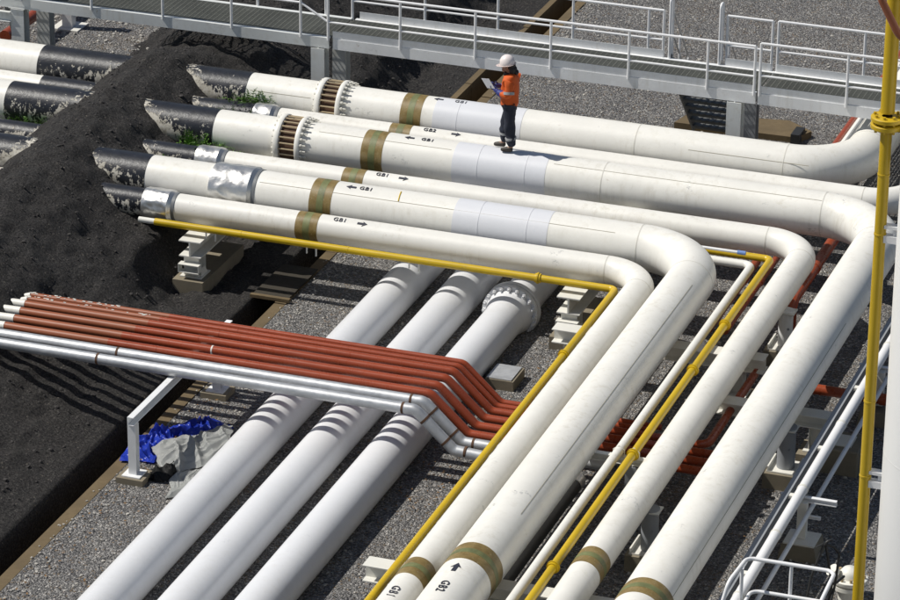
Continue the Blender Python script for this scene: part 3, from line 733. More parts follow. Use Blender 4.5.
# ditch cover
t = thing('ditch_cover', 'flat steel cover plate bridging the ditch beside the embankment support', 'cover', (-21.8, 53.6, 0))
bm = B(); box(bm, (-22.12, 52.95, .055), (-21.46, 54.3, .07)); obj('plate', bm, 'cover', t, smooth=False)
bm = B(); box(bm, (-22.14, 52.84, .03), (-21.42, 52.92, .085)); obj('edge_bar', bm, 'curb', t, smooth=False)

# ------------------------------------------------------------------ walkway
YF, YB = 60.0, 61.15
XL, XS, XR = -40.0, -23.42, -4.0
W = thing('walkway', 'raised pale grey steel walkway with handrails crossing above the pipes', 'walkway', (-22, 60.5, 0))
def wbeam(x0, x1, y, mat, flip, z0=1.99, z1=2.2):
    bm = B(); w = .09
    if flip == 'open':   # recess faces the viewer
        prism(bm, [(-.05, 0), (.05, 0), (.05, .022), (-.035, .022), (-.035, .188), (.05, .188), (.05, .21), (-.05, .21)], (x1, y, z0), (x0, y, z0))
    else:
        prism(bm, [(-.05, 0), (.05, 0), (.05, .21), (-.05, .21), (-.05, .195), (.035, .195), (.035, .015), (-.05, .015)], (x0, y, z0), (x1, y, z0))
    obj('beam', bm, mat, W, smooth=False)
wbeam(XL, XS - .03, YF, 'greengray', 'open'); wbeam(XS + .05, -15.22, YF, 'walkgray', 'flat'); wbeam(-15.18, XR, YF, 'walkgray', 'flat')
wbeam(XL, XS - .03, YB, 'greengray', 'open'); wbeam(XS + .05, XR, YB, 'walkgray', 'flat')
def deck(x0, x1, tilt=0):
    bm = B(); y = YF + .07
    while y < YB - .05:
        box(bm, (x0, y - .003, 2.165), (x1, y + .003, 2.2)); y += .036
    x = x0 + .02
    while x < x1:
        box(bm, (x - .004, YF + .06, 2.168), (x + .004, YB - .06, 2.196)); x += .10
    obj('grating', bm, 'grating', W, smooth=False)
deck(XL, -23.45); deck(-23.4, -19.6); deck(-19.57, -15.22); deck(-15.18, -12.5); deck(-12.47, XR)
x = -39.0
while x < XR:
    if abs(x + 23.4) > .3:
        bm = B(); box(bm, (x - .03, YF + .06, 2.0), (x + .03, YB - .06, 2.16)); obj('cross_member', bm, 'greengray', W, smooth=False)
    x += 1.5
def toe(y, *spans):
    for a_, b_ in spans:
        bm = B(); box(bm, (a_, y, 2.203), (b_, y + .008, 2.34)); obj('toe_plate', bm, 'walkgray', W, smooth=False)
toe(YF - .035, (-23.38, -15.25), (-15.15, XR))
toe(YB + .027, (-23.3, -17.32), (-16.12, -15.27), (-15.16, XR))
def rail_panel(y, posts, top, mid, base, rp=.026, ends=True, topx=None):
    bm = B(); a, b = posts[0], posts[-1]
    tube(bm, [(a, y, top), (b, y, top)], .025, 12)
    h = obj('handrail', bm, 'rail', W)
    bm = B(); tube(bm, [(a, y, mid), (b, y, mid)], .021, 12); obj('mid_rail', bm, 'rail', h)
    for x in posts:
        bm = B(); tube(bm, [(x, y, base), (x, y, top)], rp, 12); obj('post', bm, 'rail', h)
    return h
fy = YF - .06
rail_panel(fy, [-23.46, -22.03, -20.56, -19.1, -17.61, -16.13, -15.25], 3.09, 2.52, 2.16)
rail_panel(fy, [-15.15, -13.55, -12.05, -10.55, -9.05, -7.55, -6.05, -4.5], 3.16, 2.55, 2.16)
h = rail_panel(fy, [-24.01, -25.41, -26.82, -28.3, -29.78, -31.3, -32.8, -34.3, -35.8, -37.3, -38.8][::-1], 3.40, 2.84, 2.16)
for za, zb in ((2.84, 2.52), (3.40, 3.09)):
    bm = B(); tube(bm, [(-24.01, fy, za), (-23.46, fy, zb)], .022, 12); obj('sloping_rail', bm, 'rail', h)
by = YB + .06
rail_panel(by, [-23.46, -22.0, -20.55, -19.08, -17.62, -17.33], 3.10, 2.53, 2.16)
rail_panel(by, [-16.12, -15.27], 3.15, 2.58, 2.16)
rail_panel(by, [-15.16, -13.55, -12.05, -10.55, -9.05, -7.55, -6.05, -4.5], 3.16, 2.58, 2.16)
rail_panel(by, [-38.8, -37.3, -35.8, -34.3, -32.8, -31.3, -29.8, -28.3, -26.8, -25.4, -24.0], 3.40, 2.84, 2.16)
# columns
for x in (-39.5, -29.86, -23.66, -15.60, -8.0):
    for y in (YF + .02, YB - .02):
        bm = B(); hbeam(bm, (x, y, -.4), (x, y, 1.985), .27, .24, (0, 1, 0), .016, .008); c = obj('column', bm, 'greengray' if x < -20 or y < 60.5 else 'graypaint', W, smooth=False)
        bm = B(); box(bm, (x - .18, y - .17, .0), (x + .18, y + .17, .03)); obj('base_plate', bm, 'graypaint', c, smooth=False)
for x in (-29.86,):
    bm = B(); hbeam(bm, (x, YF + .02, 2.21), (x, YF + .02, 3.5), .2, .16, (0, 1, 0)); 
    for z in (2.0, 2.22, 2.4): box(bm, (x - .17, YF - .12, z), (x + .17, YF - .105, z + .02))
    obj('stub_column', bm, 'greengray', W, smooth=False)
    bm = B(); bar(bm, (-30.4, YF + .5, 1.9), (-29.95, YF + .55, .0), .09, .05); obj('brace', bm, 'graypaint', W, smooth=False)
    bm = B(); prism(bm, cprof(.08, .2), (-36, YF - .1, 1.82), (-30.0, YF - .1, 1.82)); obj('side_beam', bm, 'greengray', W, smooth=False)

# stair on the far side
S = thing('staircase', 'steel stair descending from the far side of the walkway to a concrete pad', 'stairs', (-16.7, 63, 0))
xa, xb = -17.2, -16.25
top, foot = Vector((0, YB + .08, 2.16)), Vector((0, 63.15, .16))
for x in (xa, xb):
    bm = B(); prism(bm, [(-.02, -.11), (.02, -.11), (.02, .11), (-.02, .11)], (x, top.y, top.z), (x, foot.y, foot.z)); obj('stringer', bm, 'steelplate', S, smooth=False)
nst = 10
for i in range(nst):
    t_ = (i + .5) / nst; c = top.lerp(foot, t_)
    bm = B(); box(bm, (xa + .022, c.y - .15, c.z - .012), (xb - .022, c.y + .15, c.z + .0))
    for q in range(7): box(bm, (xa + .06 + q * .13, c.y - .14, c.z + .001), (xa + .10 + q * .13, c.y + .14, c.z + .012))
    box(bm, (xa + .022, c.y - .152, c.z - .05), (xb - .022, c.y - .146, c.z - .013))
    obj('tread', bm, 'steelplate', S, smooth=False)
for x in (xa, xb):
    bm = B()
    tube(bm, rounded([(x, YB + .03, 2.16), (x, YB + .03, 3.35), (x, YB + .19, 3.35), (x, YB + .2, 2.16)], .07, 5), .027, 12)
    h = obj('newel', bm, 'rail', S)
    bm = B(); off = Vector((0, 0, .92))
    tube(bm, [(x, top.y + .12, top.z + .92), (x, foot.y, foot.z + .92)], .017, 10)
    h = obj('handrail', bm, 'galv', S)
    bm = B(); tube(bm, [(x, top.y + .12, top.z + .48), (x, foot.y, foot.z + .48)], .017, 10); obj('mid_rail', bm, 'galv', h)
    for t_ in (.33, .66, 1.0):
        c = top.lerp(foot, t_); bm = B(); tube(bm, [(x, c.y, c.z), (x, c.y, c.z + .92)], .02, 10); obj('post', bm, 'rail', h)
t = thing('concrete_pad', 'broken brown concrete pad at the foot of the walkway stair', 'pad', (-16.4, 63.8, 0))
bm = B(); 
pts = [(-17.65, 63.3), (-15.25, 63.36), (-15.05, 63.75), (-15.6, 64.2), (-16.5, 64.05), (-17.1, 64.35), (-17.5, 63.9)]
a = [bm.verts.new((x, y, -.02)) for x, y in pts]; b = [bm.verts.new((x, y, .13 + .02 * math.sin(x * 5))) for x, y in pts]
bm.faces.new(b)
for i in range(7): bm.faces.new((a[i], a[(i + 1) % 7], b[(i + 1) % 7], b[i]))
obj('pad_body', bm, 'curb', t, smooth=False)
bm = B(); box(bm, (-15.35, 63.30, -.02), (-15.18, 63.75, .19)); obj('edge_angle', bm, 'blackins', t, smooth=False)

# left background pieces beneath the walkway
t = thing('stanchion', 'short white stanchion with base plate on the gravel under the walkway at far left', 'post', (-30.95, 64.45, 0))
bm = B(); box(bm, (-31.06, 64.35, .03), (-30.84, 64.55, 1.6)); obj('post', bm, 'rail', t, smooth=False)
bm = B(); box(bm, (-31.25, 64.2, 0), (-30.65, 64.75, .028)); obj('base_plate', bm, 'support', t, smooth=False)
redpipe('faded red pipe behind the left walkway columns', [(-31.3, 62.2, .5), (-31.3, 70, .5)], .12)
redpipe('red pipe stub at the far left edge under the walkway', [(-34.5, 62.0, .45), (-32.0, 62.0, .45)], .15)

# ------------------------------------------------------------------ yellow post and white tank
t = thing('yellow_standpipe', 'tall vertical mustard yellow standpipe with bolted flange at right', 'standpipe', (-9.4, 44.05, 0))
bm = B(); tube(bm, [(-9.4, 44.05, -.1), (-9.4, 44.05, 8.06)], .078, 32, step=1.5); tube(bm, [(-9.4, 44.05, 8.22), (-9.4, 44.05, 14)], .095, 32, step=1.5); obj('pipe_body', bm, 'mustard', t)
for z0 in (8.0, 8.10):
    bm = B(); lathe(bm, [(0, .07), (0, .20), (.012, .215), (.058, .215), (.07, .20), (.07, .07)], (-9.4, 44.05, z0), (0, 0, 1), 40, False); obj('flange', bm, 'mustard', t)
bm = B(); lathe(bm, [(0, .022), (.24, .022)], (-9.4 + .165, 44.05, 7.965), (0, 0, 1), 6)
repeat(obj('bolt', bm, 'mustard', t), t, [Vector((math.cos(2 * PI * k / 8) * .165 - .165, math.sin(2 * PI * k / 8) * .165, 0)) for k in range(1, 8)])
for z in (2.93, 4.05, 6.5, 7.35): weld(t, (-9.4, 44.05, z), (0, 0, 1), .078, 'mustard', .006, .012)

TK = (-8.10, 44.275); TR = 1.1
t = thing('tank', 'tall round white tank cut by the right edge, behind the yellow standpipe', 'tank', (TK[0], TK[1], 0))
bm = B(); lathe(bm, [(0, TR), (12, TR), (12.3, TR * .8), (12.45, TR * .3)], (*TK, 0), (0, 0, 1), 96); obj('shell', bm, 'tank', t)
for z in (3.4, 6.2):
    bm = B(); lathe(bm, [(-.012, TR - .01), (-.008, TR + .002), (.008, TR + .002), (.012, TR - .01)], (*TK, z), (0, 0, 1), 96, False); obj('weld_ring', bm, 'tank', t)
for z in (2.98, 6.6):
    bm = B(); box(bm, (-9.34, 43.99, z), (-9.05, 44.11, z + .045)); box(bm, (-9.34, 43.99, z - .20), (-9.05, 44.11, z - .10)); box(bm, (-9.22, 44.03, z - .1), (-9.12, 44.07, z)); obj('bracket', bm, 'rail', t, smooth=False)
t = thing('rust_hose', 'rust coloured hose curving past the standpipe in the top right corner', 'hose', (-9.3, 43.7, 9.6))
bm = B(); tube(bm, rounded([(-9.62, 43.7, 11.5), (-9.50, 43.7, 9.88), (-9.25, 43.72, 9.42), (-8.8, 43.8, 9.1), (-8.6, 43.9, 8.9)], .3, 6), .05, 16); obj('hose_body', bm, 'oldred', t)

# ------------------------------------------------------------------ platform rail, cable and valve at bottom right
t = thing('platform_railing', 'white tubular railing with rounded corners at the bottom right', 'railing', (-10, 42.4, 1.1))
bm = B(); tube(bm, rounded([(-10.86, 41.5, 1.2), (-10.66, 41.75, 2.2), (-10.61, 42.50, 2.2), (-9.40, 42.52, 2.2), (-9.36, 41.2, 2.2), (-9.36, 41.2, 1.2)], .13, 7), .028, 14); obj('top_rail', bm, 'rail', t)
bm = B(); tube(bm, rounded([(-10.50, 41.3, 1.75), (-10.52, 42.44, 1.75), (-9.44, 42.46, 1.75), (-9.42, 41.3, 1.75)], .13, 7), .026, 14); obj('mid_rail', bm, 'rail', t)
for x, y in ((-10.6, 42.2), (-10.0, 42.51)):
    bm = B(); tube(bm, [(x, y, 1.1), (x, y, 2.19)], .026, 12); obj('post', bm, 'rail', t)
bm = B(); box(bm, (-10.7, 40.2, 1.02), (-9.3, 42.6, 1.1)); obj('platform_deck', bm, 'grating', t, smooth=False)
for x in (-10.6, -9.4):
    bm = B(); box(bm, (x - .05, 42.4, 0), (x + .05, 42.5, 1.02)); obj('leg', bm, 'walkgray', t, smooth=False)
    bm = B(); box(bm, (x - .05, 40.3, 0), (x + .05, 40.4, 1.02)); obj('leg', bm, 'walkgray', t, smooth=False)

t = thing('flanged_cap', 'cream valve cap with bolted flange behind the foot of the standpipe', 'valve', (-9.93, 45.9, 0))
bm = B(); lathe(bm, [(0, .16), (.2, .16), (.2, .26), (.26, .26)], (-9.93, 45.9, 0), (0, 0, 1), 32); obj('neck', bm, 'support', t)
bm = B(); lathe(bm, [(0, .26), (.01, .265), (.06, .265), (.07, .25), (.07, .16), (.14, .15), (.2, .10), (.22, .0)], (-9.93, 45.9, .285), (0, 0, 1), 32); obj('cap', bm, 'support', t)
bm = B(); lathe(bm, [(0, .022), (.05, .022)], (-9.93 + .215, 45.9, .355), (0, 0, 1), 6)
repeat(obj('bolt', bm, 'rodpaint', t), t, [Vector((math.cos(2 * PI * k / 10) * .215 - .215, math.sin(2 * PI * k / 10) * .215, 0)) for k in range(1, 10)])
bm = B(); lathe(bm, [(0, .08), (.05, .08), (.05, .1), (.09, .1)], (-10.12, 45.8, .42), (-.5, -.3, .6), 16); obj('side_port', bm, 'support', t)
t = thing('cable', 'black cable looping up beside the white railing corner', 'cable', (-10.0, 45.6, 0))
bm = B()
for pts in ([(-10.32, 44.6, .0), (-10.30, 45.0, .7), (-10.17, 45.2, 1.2), (-10.02, 45.3, 1.28), (-9.97, 45.3, 1.0), (-10.0, 45.25, .5), (-10.05, 44.9, 0)], [(-10.1, 45.1, 0.0), (-10.03, 45.2, .55), (-10.15, 45.2, 1.15)], [(-10.2, 45.2, .52), (-10.02, 45.3, .5), (-9.95, 45.6, .5)]):
    tube(bm, rounded(pts, .25, 5), .019, 10)
obj('cable_body', bm, 'cable', t)

# ------------------------------------------------------------------ sheets on the gravel
def crumple(poly_fn, nu, nv, amp, seed, base=.02, thick=.006, dirn=.6):
    bm = B(); g = []
    for j in range(nv + 1):
        row = []
        for i in range(nu + 1):
            u, v = i / nu, j / nv; x, y, z = poly_fn(u, v)
            q = Vector((x * 2.3, y * 2.3, seed))
            ca, sa = math.cos(dirn), math.sin(dirn)
            w1 = Vector(((x * ca + y * sa) * 1.1, (-x * sa + y * ca) * 5.5, seed)); w2 = Vector(((x * ca - y * sa) * 2.6, (x * sa + y * ca) * 9, seed + 4))
            rid = (1 - abs(noise.noise(w1)) * 2.6); rid2 = 1 - abs(noise.noise(w2)) * 2.6; rid3 = noise.noise(q * .8)
            e = min(1, 7 * min(u, 1 - u, v, 1 - v) + .1)
            h = base + e * amp * max(0, .45 * max(rid, -.2) + .28 * max(rid2, -.2) + .55 * (rid3 + .25))
            dx = noise.noise(q * 1.7 + Vector((0, 0, 4))) * .08; dy = noise.noise(q * 1.7 + Vector((0, 0, 9))) * .08
            row.append(bm.verts.new((x + dx, y + dy, z + h)))
        g.append(row)
    for j in range(nv):
        for i in range(nu): bm.faces.new((g[j][i], g[j][i + 1], g[j + 1][i + 1], g[j + 1][i]))
    r = bmesh.ops.solidify(bm, geom=bm.faces[:], thickness=thick)
    return bm
def bez(P, t):
    P = [Vector(p) for p in P]
    while len(P) > 1: P = [a.lerp(b, t) for a, b in zip(P, P[1:])]
    return P[0]
def blue(u, v):
    a = bez([(-21.62, 46.25, 0), (-21.75, 47.3, 0), (-21.4, 48.05, 0), (-20.35, 47.95, 0)], u)
    b = bez([(-21.05, 46.35, 0), (-21.05, 47.2, 0), (-21.0, 47.25, 0), (-20.45, 47.35, 0)], u)
    return tuple(a.lerp(b, v))
t = thing('blue_tarpaulin', 'crumpled shiny blue tarpaulin on the gravel behind the trestle foot', 'tarpaulin', (-21.2, 47.2, 0))
obj('tarpaulin_sheet', crumple(blue, 220, 110, .26, 2.0, dirn=.9), 'bluetarp', t, angle=75)
def gray(u, v):
    a = Vector((-21.28, 46.75, .10)).lerp(Vector((-20.30, 47.72, .18)), u)
    b = Vector((-20.75, 45.95, .02)).lerp(Vector((-19.95, 46.75, .12)), u)
    p = a.lerp(b, v); p.z += .14 * math.sin(PI * v) * (.4 + .6 * u)
    return tuple(p)
t = thing('grey_sheet', 'pale grey plastic sheet lying against the leftmost low pipe', 'sheet', (-20.6, 46.8, 0))
obj('sheet_body', crumple(gray, 150, 120, .13, 8.3, dirn=2.2), 'graytarp', t, angle=80)
def gray2(u, v):
    a = Vector((-20.65, 46.25, .02)).lerp(Vector((-20.1, 46.35, .05)), u); b = Vector((-20.42, 45.35, 0)).lerp(Vector((-20.02, 45.55, 0)), u)
    return tuple(a.lerp(b, v))
t = thing('grey_rag', 'wrinkled grey rag trailing below the plastic sheet along the leftmost low pipe', 'rag', (-20.3, 45.9, 0))
obj('rag_body', crumple(gray2, 80, 90, .12, 4.1, dirn=1.2), 'graytarp', t, angle=80)
def netf(u, v):
    a = Vector((-21.05, 46.15, 0)).lerp(Vector((-20.6, 46.25, 0)), u); b = Vector((-20.95, 45.72, 0)).lerp(Vector((-20.5, 45.95, 0)), u)
    return tuple(a.lerp(b, v))
t = thing('black_net', 'crumpled black net bag between the trestle foot and the grey sheet', 'net', (-20.8, 45.95, 0))
obj('net_body', crumple(netf, 36, 30, .22, 6.0), 'net', t, angle=60)

# loose stones and dead leaves
_b = bmesh.new(); bmesh.ops.create_icosphere(_b, subdivisions=1, radius=1)
ICO_V = [v.co.copy() for v in _b.verts]; ICO_F = [[v.index for v in f.verts] for f in _b.faces]; _b.free()
def rocks(name, label, mat, pts, rnd, flat=.65):
    V, F = [], []
    for c, q in pts:
        m = Matrix.Rotation(rnd.uniform(0, 6.28), 3, 'Z') @ Matrix.Rotation(rnd.uniform(-.6, .6), 3, 'X')
        o = len(V); sx, sy, sz = q * rnd.uniform(.8, 1.4), q * rnd.uniform(.7, 1.1), q * flat * rnd.uniform(.7, 1.2)
        for v in ICO_V:
            j = rnd.uniform(.72, 1.15); V.append(Vector(c) + m @ Vector((v.x * sx * j, v.y * sy * j, v.z * sz * j)))
        F += [[i + o for i in f] for f in ICO_F]
    me = bpy.data.meshes.new(name); me.from_pydata(V, [], F); me.materials.append(M[mat])
    o = bpy.data.objects.new(name, me); COL.objects.link(o)
    return tag(o, label, None, None, 'stuff')
rnd = random.Random(5)
def ground_pt():
    return rnd.uniform(-21.4, -9.5), rnd.uniform(40, 71)
P = []
for _ in range(5200):
    x, y = ground_pt(); P.append(((x, y, .008), .010 + .026 * rnd.random() ** 2.2))
for _ in range(900): P.append(((-21.58 + rnd.random() ** .7 * .45, rnd.uniform(38, 71), .012), rnd.uniform(.010, .026)))
for _ in range(900): P.append(((rnd.uniform(-33, -28.8), rnd.uniform(60, 68), .01), rnd.uniform(.014, .05)))
rocks('loose_stones', 'loose pale stones scattered over the gravel', 'stone', P, rnd)
bm = B()
for _ in range(700):
    c = rnd.random()
    if c < .35: x, y = rnd.gauss(-20.95, .3), rnd.gauss(47.25, .35)
    elif c < .5: x, y = -21.35 + abs(rnd.gauss(0, .25)), rnd.uniform(41, 50)
    elif c < .7: x, y = rnd.uniform(-17.2, -15.8), rnd.gauss(47.2, .7)
    else: x, y = ground_pt()
    if x < -21.42: continue
    s = rnd.uniform(.012, .034); a = rnd.uniform(0, 6); z = rnd.uniform(.012, .03)
    d = Vector((math.cos(a), math.sin(a), rnd.uniform(-.2, .3))) * s; e = Vector((-math.sin(a), math.cos(a), rnd.uniform(-.3, .3))) * s * .55
    c0 = Vector((x, y, z + .015)); bm.faces.new([bm.verts.new(c0 + q) for q in (d, e, -d, -e)])
tag(obj('dead_leaves', bm, 'leaflitter', smooth=False), 'dry brown leaves scattered over the gravel', 'leaves', None, 'stuff')
P = []
for _ in range(15000):
    j = rnd.randrange(30, ny - 60); i = rnd.randrange(4, nx - 6); q = EMB[j][i]
    P.append((q + Vector((rnd.uniform(-.03, .03), rnd.uniform(-.05, .05), .0)), .008 + .034 * rnd.random() ** 3))
rocks('dark_clods', 'dark clods lying on the embankment', 'clod', P, rnd)

# ------------------------------------------------------------------ weeds
def weed(label, x, y, z, n, L, spread, seed, lean=(0, 0)):
    rnd = random.Random(seed); bm = B()
    for i in range(n):
        a = rnd.uniform(0, 2 * PI); el = R(rnd.uniform(15, 80)); l = L * rnd.uniform(.5, 1.1)
        d = Vector((math.cos(a) * math.cos(el) + lean[0], math.sin(a) * math.cos(el) + lean[1], math.sin(el)))
        p = Vector((x + rnd.gauss(0, spread * .5), y + rnd.gauss(0, spread * .3), z + rnd.uniform(-.05, .08)))
        side = d.cross(Vector((0, 0, 1))).normalized()
        prev = p; k = 6
        for j in range(1, k + 1):
            q = p + d * l * j / k + Vector((0, 0, -.35 * l * (j / k) ** 2))
            for s in (-1, 1):
                tip = q + side * s * l * .22 * (1.1 - j / k) + d * l * .07 + Vector((0, 0, rnd.uniform(-.02, .02)))
                w = (q - prev).normalized() * l * .035
                bm.faces.new([bm.verts.new(c) for c in (q - w, tip, q + w)])
            bm.faces.new([bm.verts.new(c) for c in (prev - side * .003, prev + side * .003, q + side * .003, q - side * .003)])
            prev = q
    t = thing('weed', label, 'weed', (x, y, z)); obj('foliage', bm, 'leaf', t, smooth=False)
weed('bright green fern growing over the farthest thick pipe at the embankment', -24.30, 58.28, 1.34, 90, .46, .34, 1, (.1, -.5))
weed('green fern growing at the foot of the pipe the worker stands on', -24.42, 56.22, 1.16, 95, .54, .40, 2, (.2, -.5))
weed('sparse fern in front of the slim pipe lettered GB2 at the embankment', -24.45, 57.62, 1.22, 55, .44, .26, 3, (0, -.4))
weed('tuft of grassy weeds at the far left where black pipes enter the embankment', -28.0, 56.15, 1.08, 130, .42, .5, 4, (.1, -.4))
weed('tiny yellow-green weed on the buried end of a slim pipe', -24.75, 55.35, 1.2, 16, .20, .12, 5)

# ------------------------------------------------------------------ the worker
def skin(name, verts, edges, radii, mat, parent, root=0, sub=2):
    me = bpy.data.meshes.new(name); off = wloc(parent)
    me.from_pydata([Vector(v) - off for v in verts], edges, [])
    o = bpy.data.objects.new(name, me); COL.objects.link(o); o.parent = parent
    md = o.modifiers.new('skin', 'SKIN'); md.use_smooth_shade = True
    for i, s in enumerate(me.skin_vertices[0].data):
        r = radii[i]; s.radius = (r, r) if not isinstance(r, tuple) else r; s.use_root = (i == root)
    sb = o.modifiers.new('sub', 'SUBSURF'); sb.levels = sub; sb.render_levels = sub
    dg = bpy.context.evaluated_depsgraph_get(); m2 = bpy.data.meshes.new_from_object(o.evaluated_get(dg))
    o.modifiers.clear(); o.data = m2; bpy.data.meshes.remove(me)
    m2.materials.clear(); m2.materials.append(M[mat])
    for p in m2.polygons: p.use_smooth = True
    return o
def limb(name, pts, radii, mat, parent, sub=2):
    return skin(name, pts, [(i, i + 1) for i in range(len(pts) - 1)], radii, mat, parent, 0, sub)

PZ = 1.0 + 2 * BIG; PX, PY = -18.80, 56.74
Pn = thing('person', 'worker in orange jacket, navy trousers and pale helmet reading a paper on a pipe', 'person', (PX, PY, PZ))
def L2W(f, s, h):  # f: forward (-X), s: to the worker's left (towards the viewer, -Y), h: up
    a = R(6); fx, fy = -math.cos(a), -math.sin(a); sx, sy = math.sin(a), -math.cos(a)
    return Vector((PX + fx * f + sx * s, PY + fy * f + sy * s, PZ + h))
# continuous body
BV = {'pel': (0, 0, .88), 'waist': (.005, 0, 1.04), 'chest': (-.01, 0, 1.24), 'neck0': (-.005, 0, 1.40), 'neck1': (.03, 0, 1.47), 'head0': (.055, 0, 1.53), 'head1': (.06, 0, 1.64),
      'hipL': (.0, .085, .86), 'kneeL': (-.02, .10, .47), 'ankL': (-.06, .10, .09), 'toeL': (.08, .12, .03),
      'hipR': (.0, -.085, .86), 'kneeR': (.10, -.09, .48), 'ankR': (.12, -.10, .09), 'toeR': (.27, -.12, .03),
      'shL': (-.015, .17, 1.34), 'elL': (-.02, .235, 1.09), 'wrL': (.21, .13, 1.11),
      'shR': (-.015, -.17, 1.34), 'elR': (.0, -.23, 1.09), 'wrR': (.23, -.09, 1.14)}
keys = list(BV); idx = {k: i for i, k in enumerate(keys)}
E = [('pel', 'waist'), ('waist', 'chest'), ('chest', 'neck0'), ('neck0', 'neck1'), ('neck1', 'head0'), ('head0', 'head1'), ('pel', 'hipL'), ('hipL', 'kneeL'), ('kneeL', 'ankL'), ('ankL', 'toeL'),
     ('pel', 'hipR'), ('hipR', 'kneeR'), ('kneeR', 'ankR'), ('ankR', 'toeR'), ('chest', 'shL'), ('shL', 'elL'), ('elL', 'wrL'), ('chest', 'shR'), ('shR', 'elR'), ('elR', 'wrR')]
RD = {'pel': (.12, .10), 'waist': (.115, .095), 'chest': (.13, .11), 'neck0': .06, 'neck1': .05, 'head0': .07, 'head1': .085, 'hipL': .085, 'kneeL': .06, 'ankL': .042, 'toeL': .036, 'hipR': .085, 'kneeR': .06, 'ankR': .042, 'toeR': .036,
      'shL': .062, 'elL': .045, 'wrL': .032, 'shR': .062, 'elR': .045, 'wrR': .032}
body = skin('body', [L2W(*BV[k]) for k in keys], [(idx[a], idx[b]) for a, b in E], [RD[k] for k in keys], 'skin', Pn)
# face
bm = B()
def blob(c, s, rad=1):
    r = bmesh.ops.create_icosphere(bm, subdivisions=2, radius=1); cc = L2W(*c)
    for v in r['verts']: v.co = cc + Vector((v.co.x * s[0], v.co.y * s[1], v.co.z * s[2]))
blob((.075, 0, 1.565), (.088, .070, .115)); blob((.165, 0, 1.545), (.022, .015, .026)); blob((.148, 0, 1.495), (.016, .026, .010)); blob((.118, 0, 1.468), (.04, .035, .03)); blob((.055, .072, 1.555), (.022, .012, .032)); blob((.055, -.072, 1.555), (.022, .012, .032))
obj('face', bm, 'skin', Pn, angle=80)
bm = B(); blob((.142, .03, 1.575), (.010, .012, .007)); blob((.142, -.03, 1.575), (.010, .012, .007)); obj('eye', bm, 'hair', Pn)
bm = B(); blob((.0, 0, 1.575), (.088, .082, .10)); blob((-.055, .0, 1.49), (.062, .06, .10)); blob((-.03, .05, 1.49), (.05, .035, .09)); blob((-.095, .0, 1.455), (.05, .05, .055)); obj('hair', bm, 'hair', Pn)
bm = B(); blob((.045, 0, 1.405), (.085, .085, .055)); obj('scarf', bm, 'hair', Pn)
# helmet tilted forward
bm = B(); hc = L2W(.06, 0, 1.595); ax = (L2W(.20, 0, 2.55) - hc).normalized()
lathe(bm, [(-.012, .128), (0, .134), (.045, .134), (.10, .118), (.14, .085), (.162, .045), (.168, .0)], hc, ax, 28)
vv = [v for v in bm.verts]
o = obj('helmet', bm, 'helmet', Pn)
bm = B(); fdir = (L2W(1, 0, 0) - L2W(0, 0, 0)); fdir = (fdir - ax * fdir.dot(ax)).normalized(); sd = ax.cross(fdir)
top_, bot = [], []
for k in range(41):
    a = 2 * PI * k / 40; c, s = math.cos(a), math.sin(a); rad = .155 + .055 * max(0, c) ** 2
    top_.append(bm.verts.new(hc + fdir * c * rad + sd * s * .152 + ax * (.002 - .015 * max(0, c)))); bot.append(bm.verts.new(hc + fdir * c * .125 + sd * s * .125 + ax * .008))
for k in range(40): bm.faces.new((top_[k], top_[k + 1], bot[k + 1], bot[k]))
bmesh.ops.solidify(bm, geom=bm.faces[:], thickness=.008); obj('brim', bm, 'helmet', o)
bm = B(); tube(bm, [hc - ax * .01 + fdir * .02, hc + ax * .16 + fdir * .02], .02, 8); bm.free()
# jacket
JV = {'hem': (.0, 0, .755), 'waist': (.015, 0, .98), 'chest': (.0, 0, 1.22), 'yoke': (-.015, 0, 1.36), 'coll': (.01, 0, 1.43), 'shL': (-.02, .175, 1.345), 'elL': (-.025, .245, 1.08), 'cuL': (.15, .165, 1.10), 'shR': (-.02, -.175, 1.345), 'elR': (-.01, -.24, 1.08), 'cuR': (.17, -.13, 1.12)}
jk = list(JV); ji = {k: i for i, k in enumerate(jk)}
JE = [('hem', 'waist'), ('waist', 'chest'), ('chest', 'yoke'), ('yoke', 'coll'), ('yoke', 'shL'), ('shL', 'elL'), ('elL', 'cuL'), ('yoke', 'shR'), ('shR', 'elR'), ('elR', 'cuR')]
JR = {'hem': (.20, .18), 'waist': (.195, .172), 'chest': (.195, .17), 'yoke': (.145, .125), 'coll': (.085, .085), 'shL': .10, 'elL': .084, 'cuL': .068, 'shR': .10, 'elR': .084, 'cuR': .068}
jac = skin('jacket', [L2W(*JV[k]) for k in jk], [(ji[a], ji[b]) for a, b in JE], [JR[k] for k in jk], 'orange', Pn)
for v in jac.data.vertices: v.co += (Vector((noise.noise(v.co * 8), noise.noise(v.co * 8 + Vector((3, 0, 0))), 0)) * .024 + Vector((noise.noise(v.co * 19), noise.noise(v.co * 19 + Vector((3, 0, 0))), 0)) * .010)
limb('sleeve_guard', [L2W(.035, .222, 1.09), L2W(.13, .178, 1.095), L2W(.215, .135, 1.12)], [.078, .070, .060], 'glove', jac)
limb('sleeve_guard', [L2W(.05, -.20, 1.095), L2W(.14, -.155, 1.11), L2W(.22, -.10, 1.14)], [.076, .068, .058], 'glove', jac)
def cuff(name, a, b, r, mat, par):
    bm = B(); a, b = L2W(*a), L2W(*b); sleeve(bm, a, b, r, .01, 24); return obj(name, bm, mat, par)
cuff('reflective_band', (-.022, .222, 1.16), (-.024, .236, 1.115), .098, 'reflect', jac)
cuff('reflective_band', (-.012, -.220, 1.16), (-.010, -.234, 1.115), .098, 'reflect', jac)
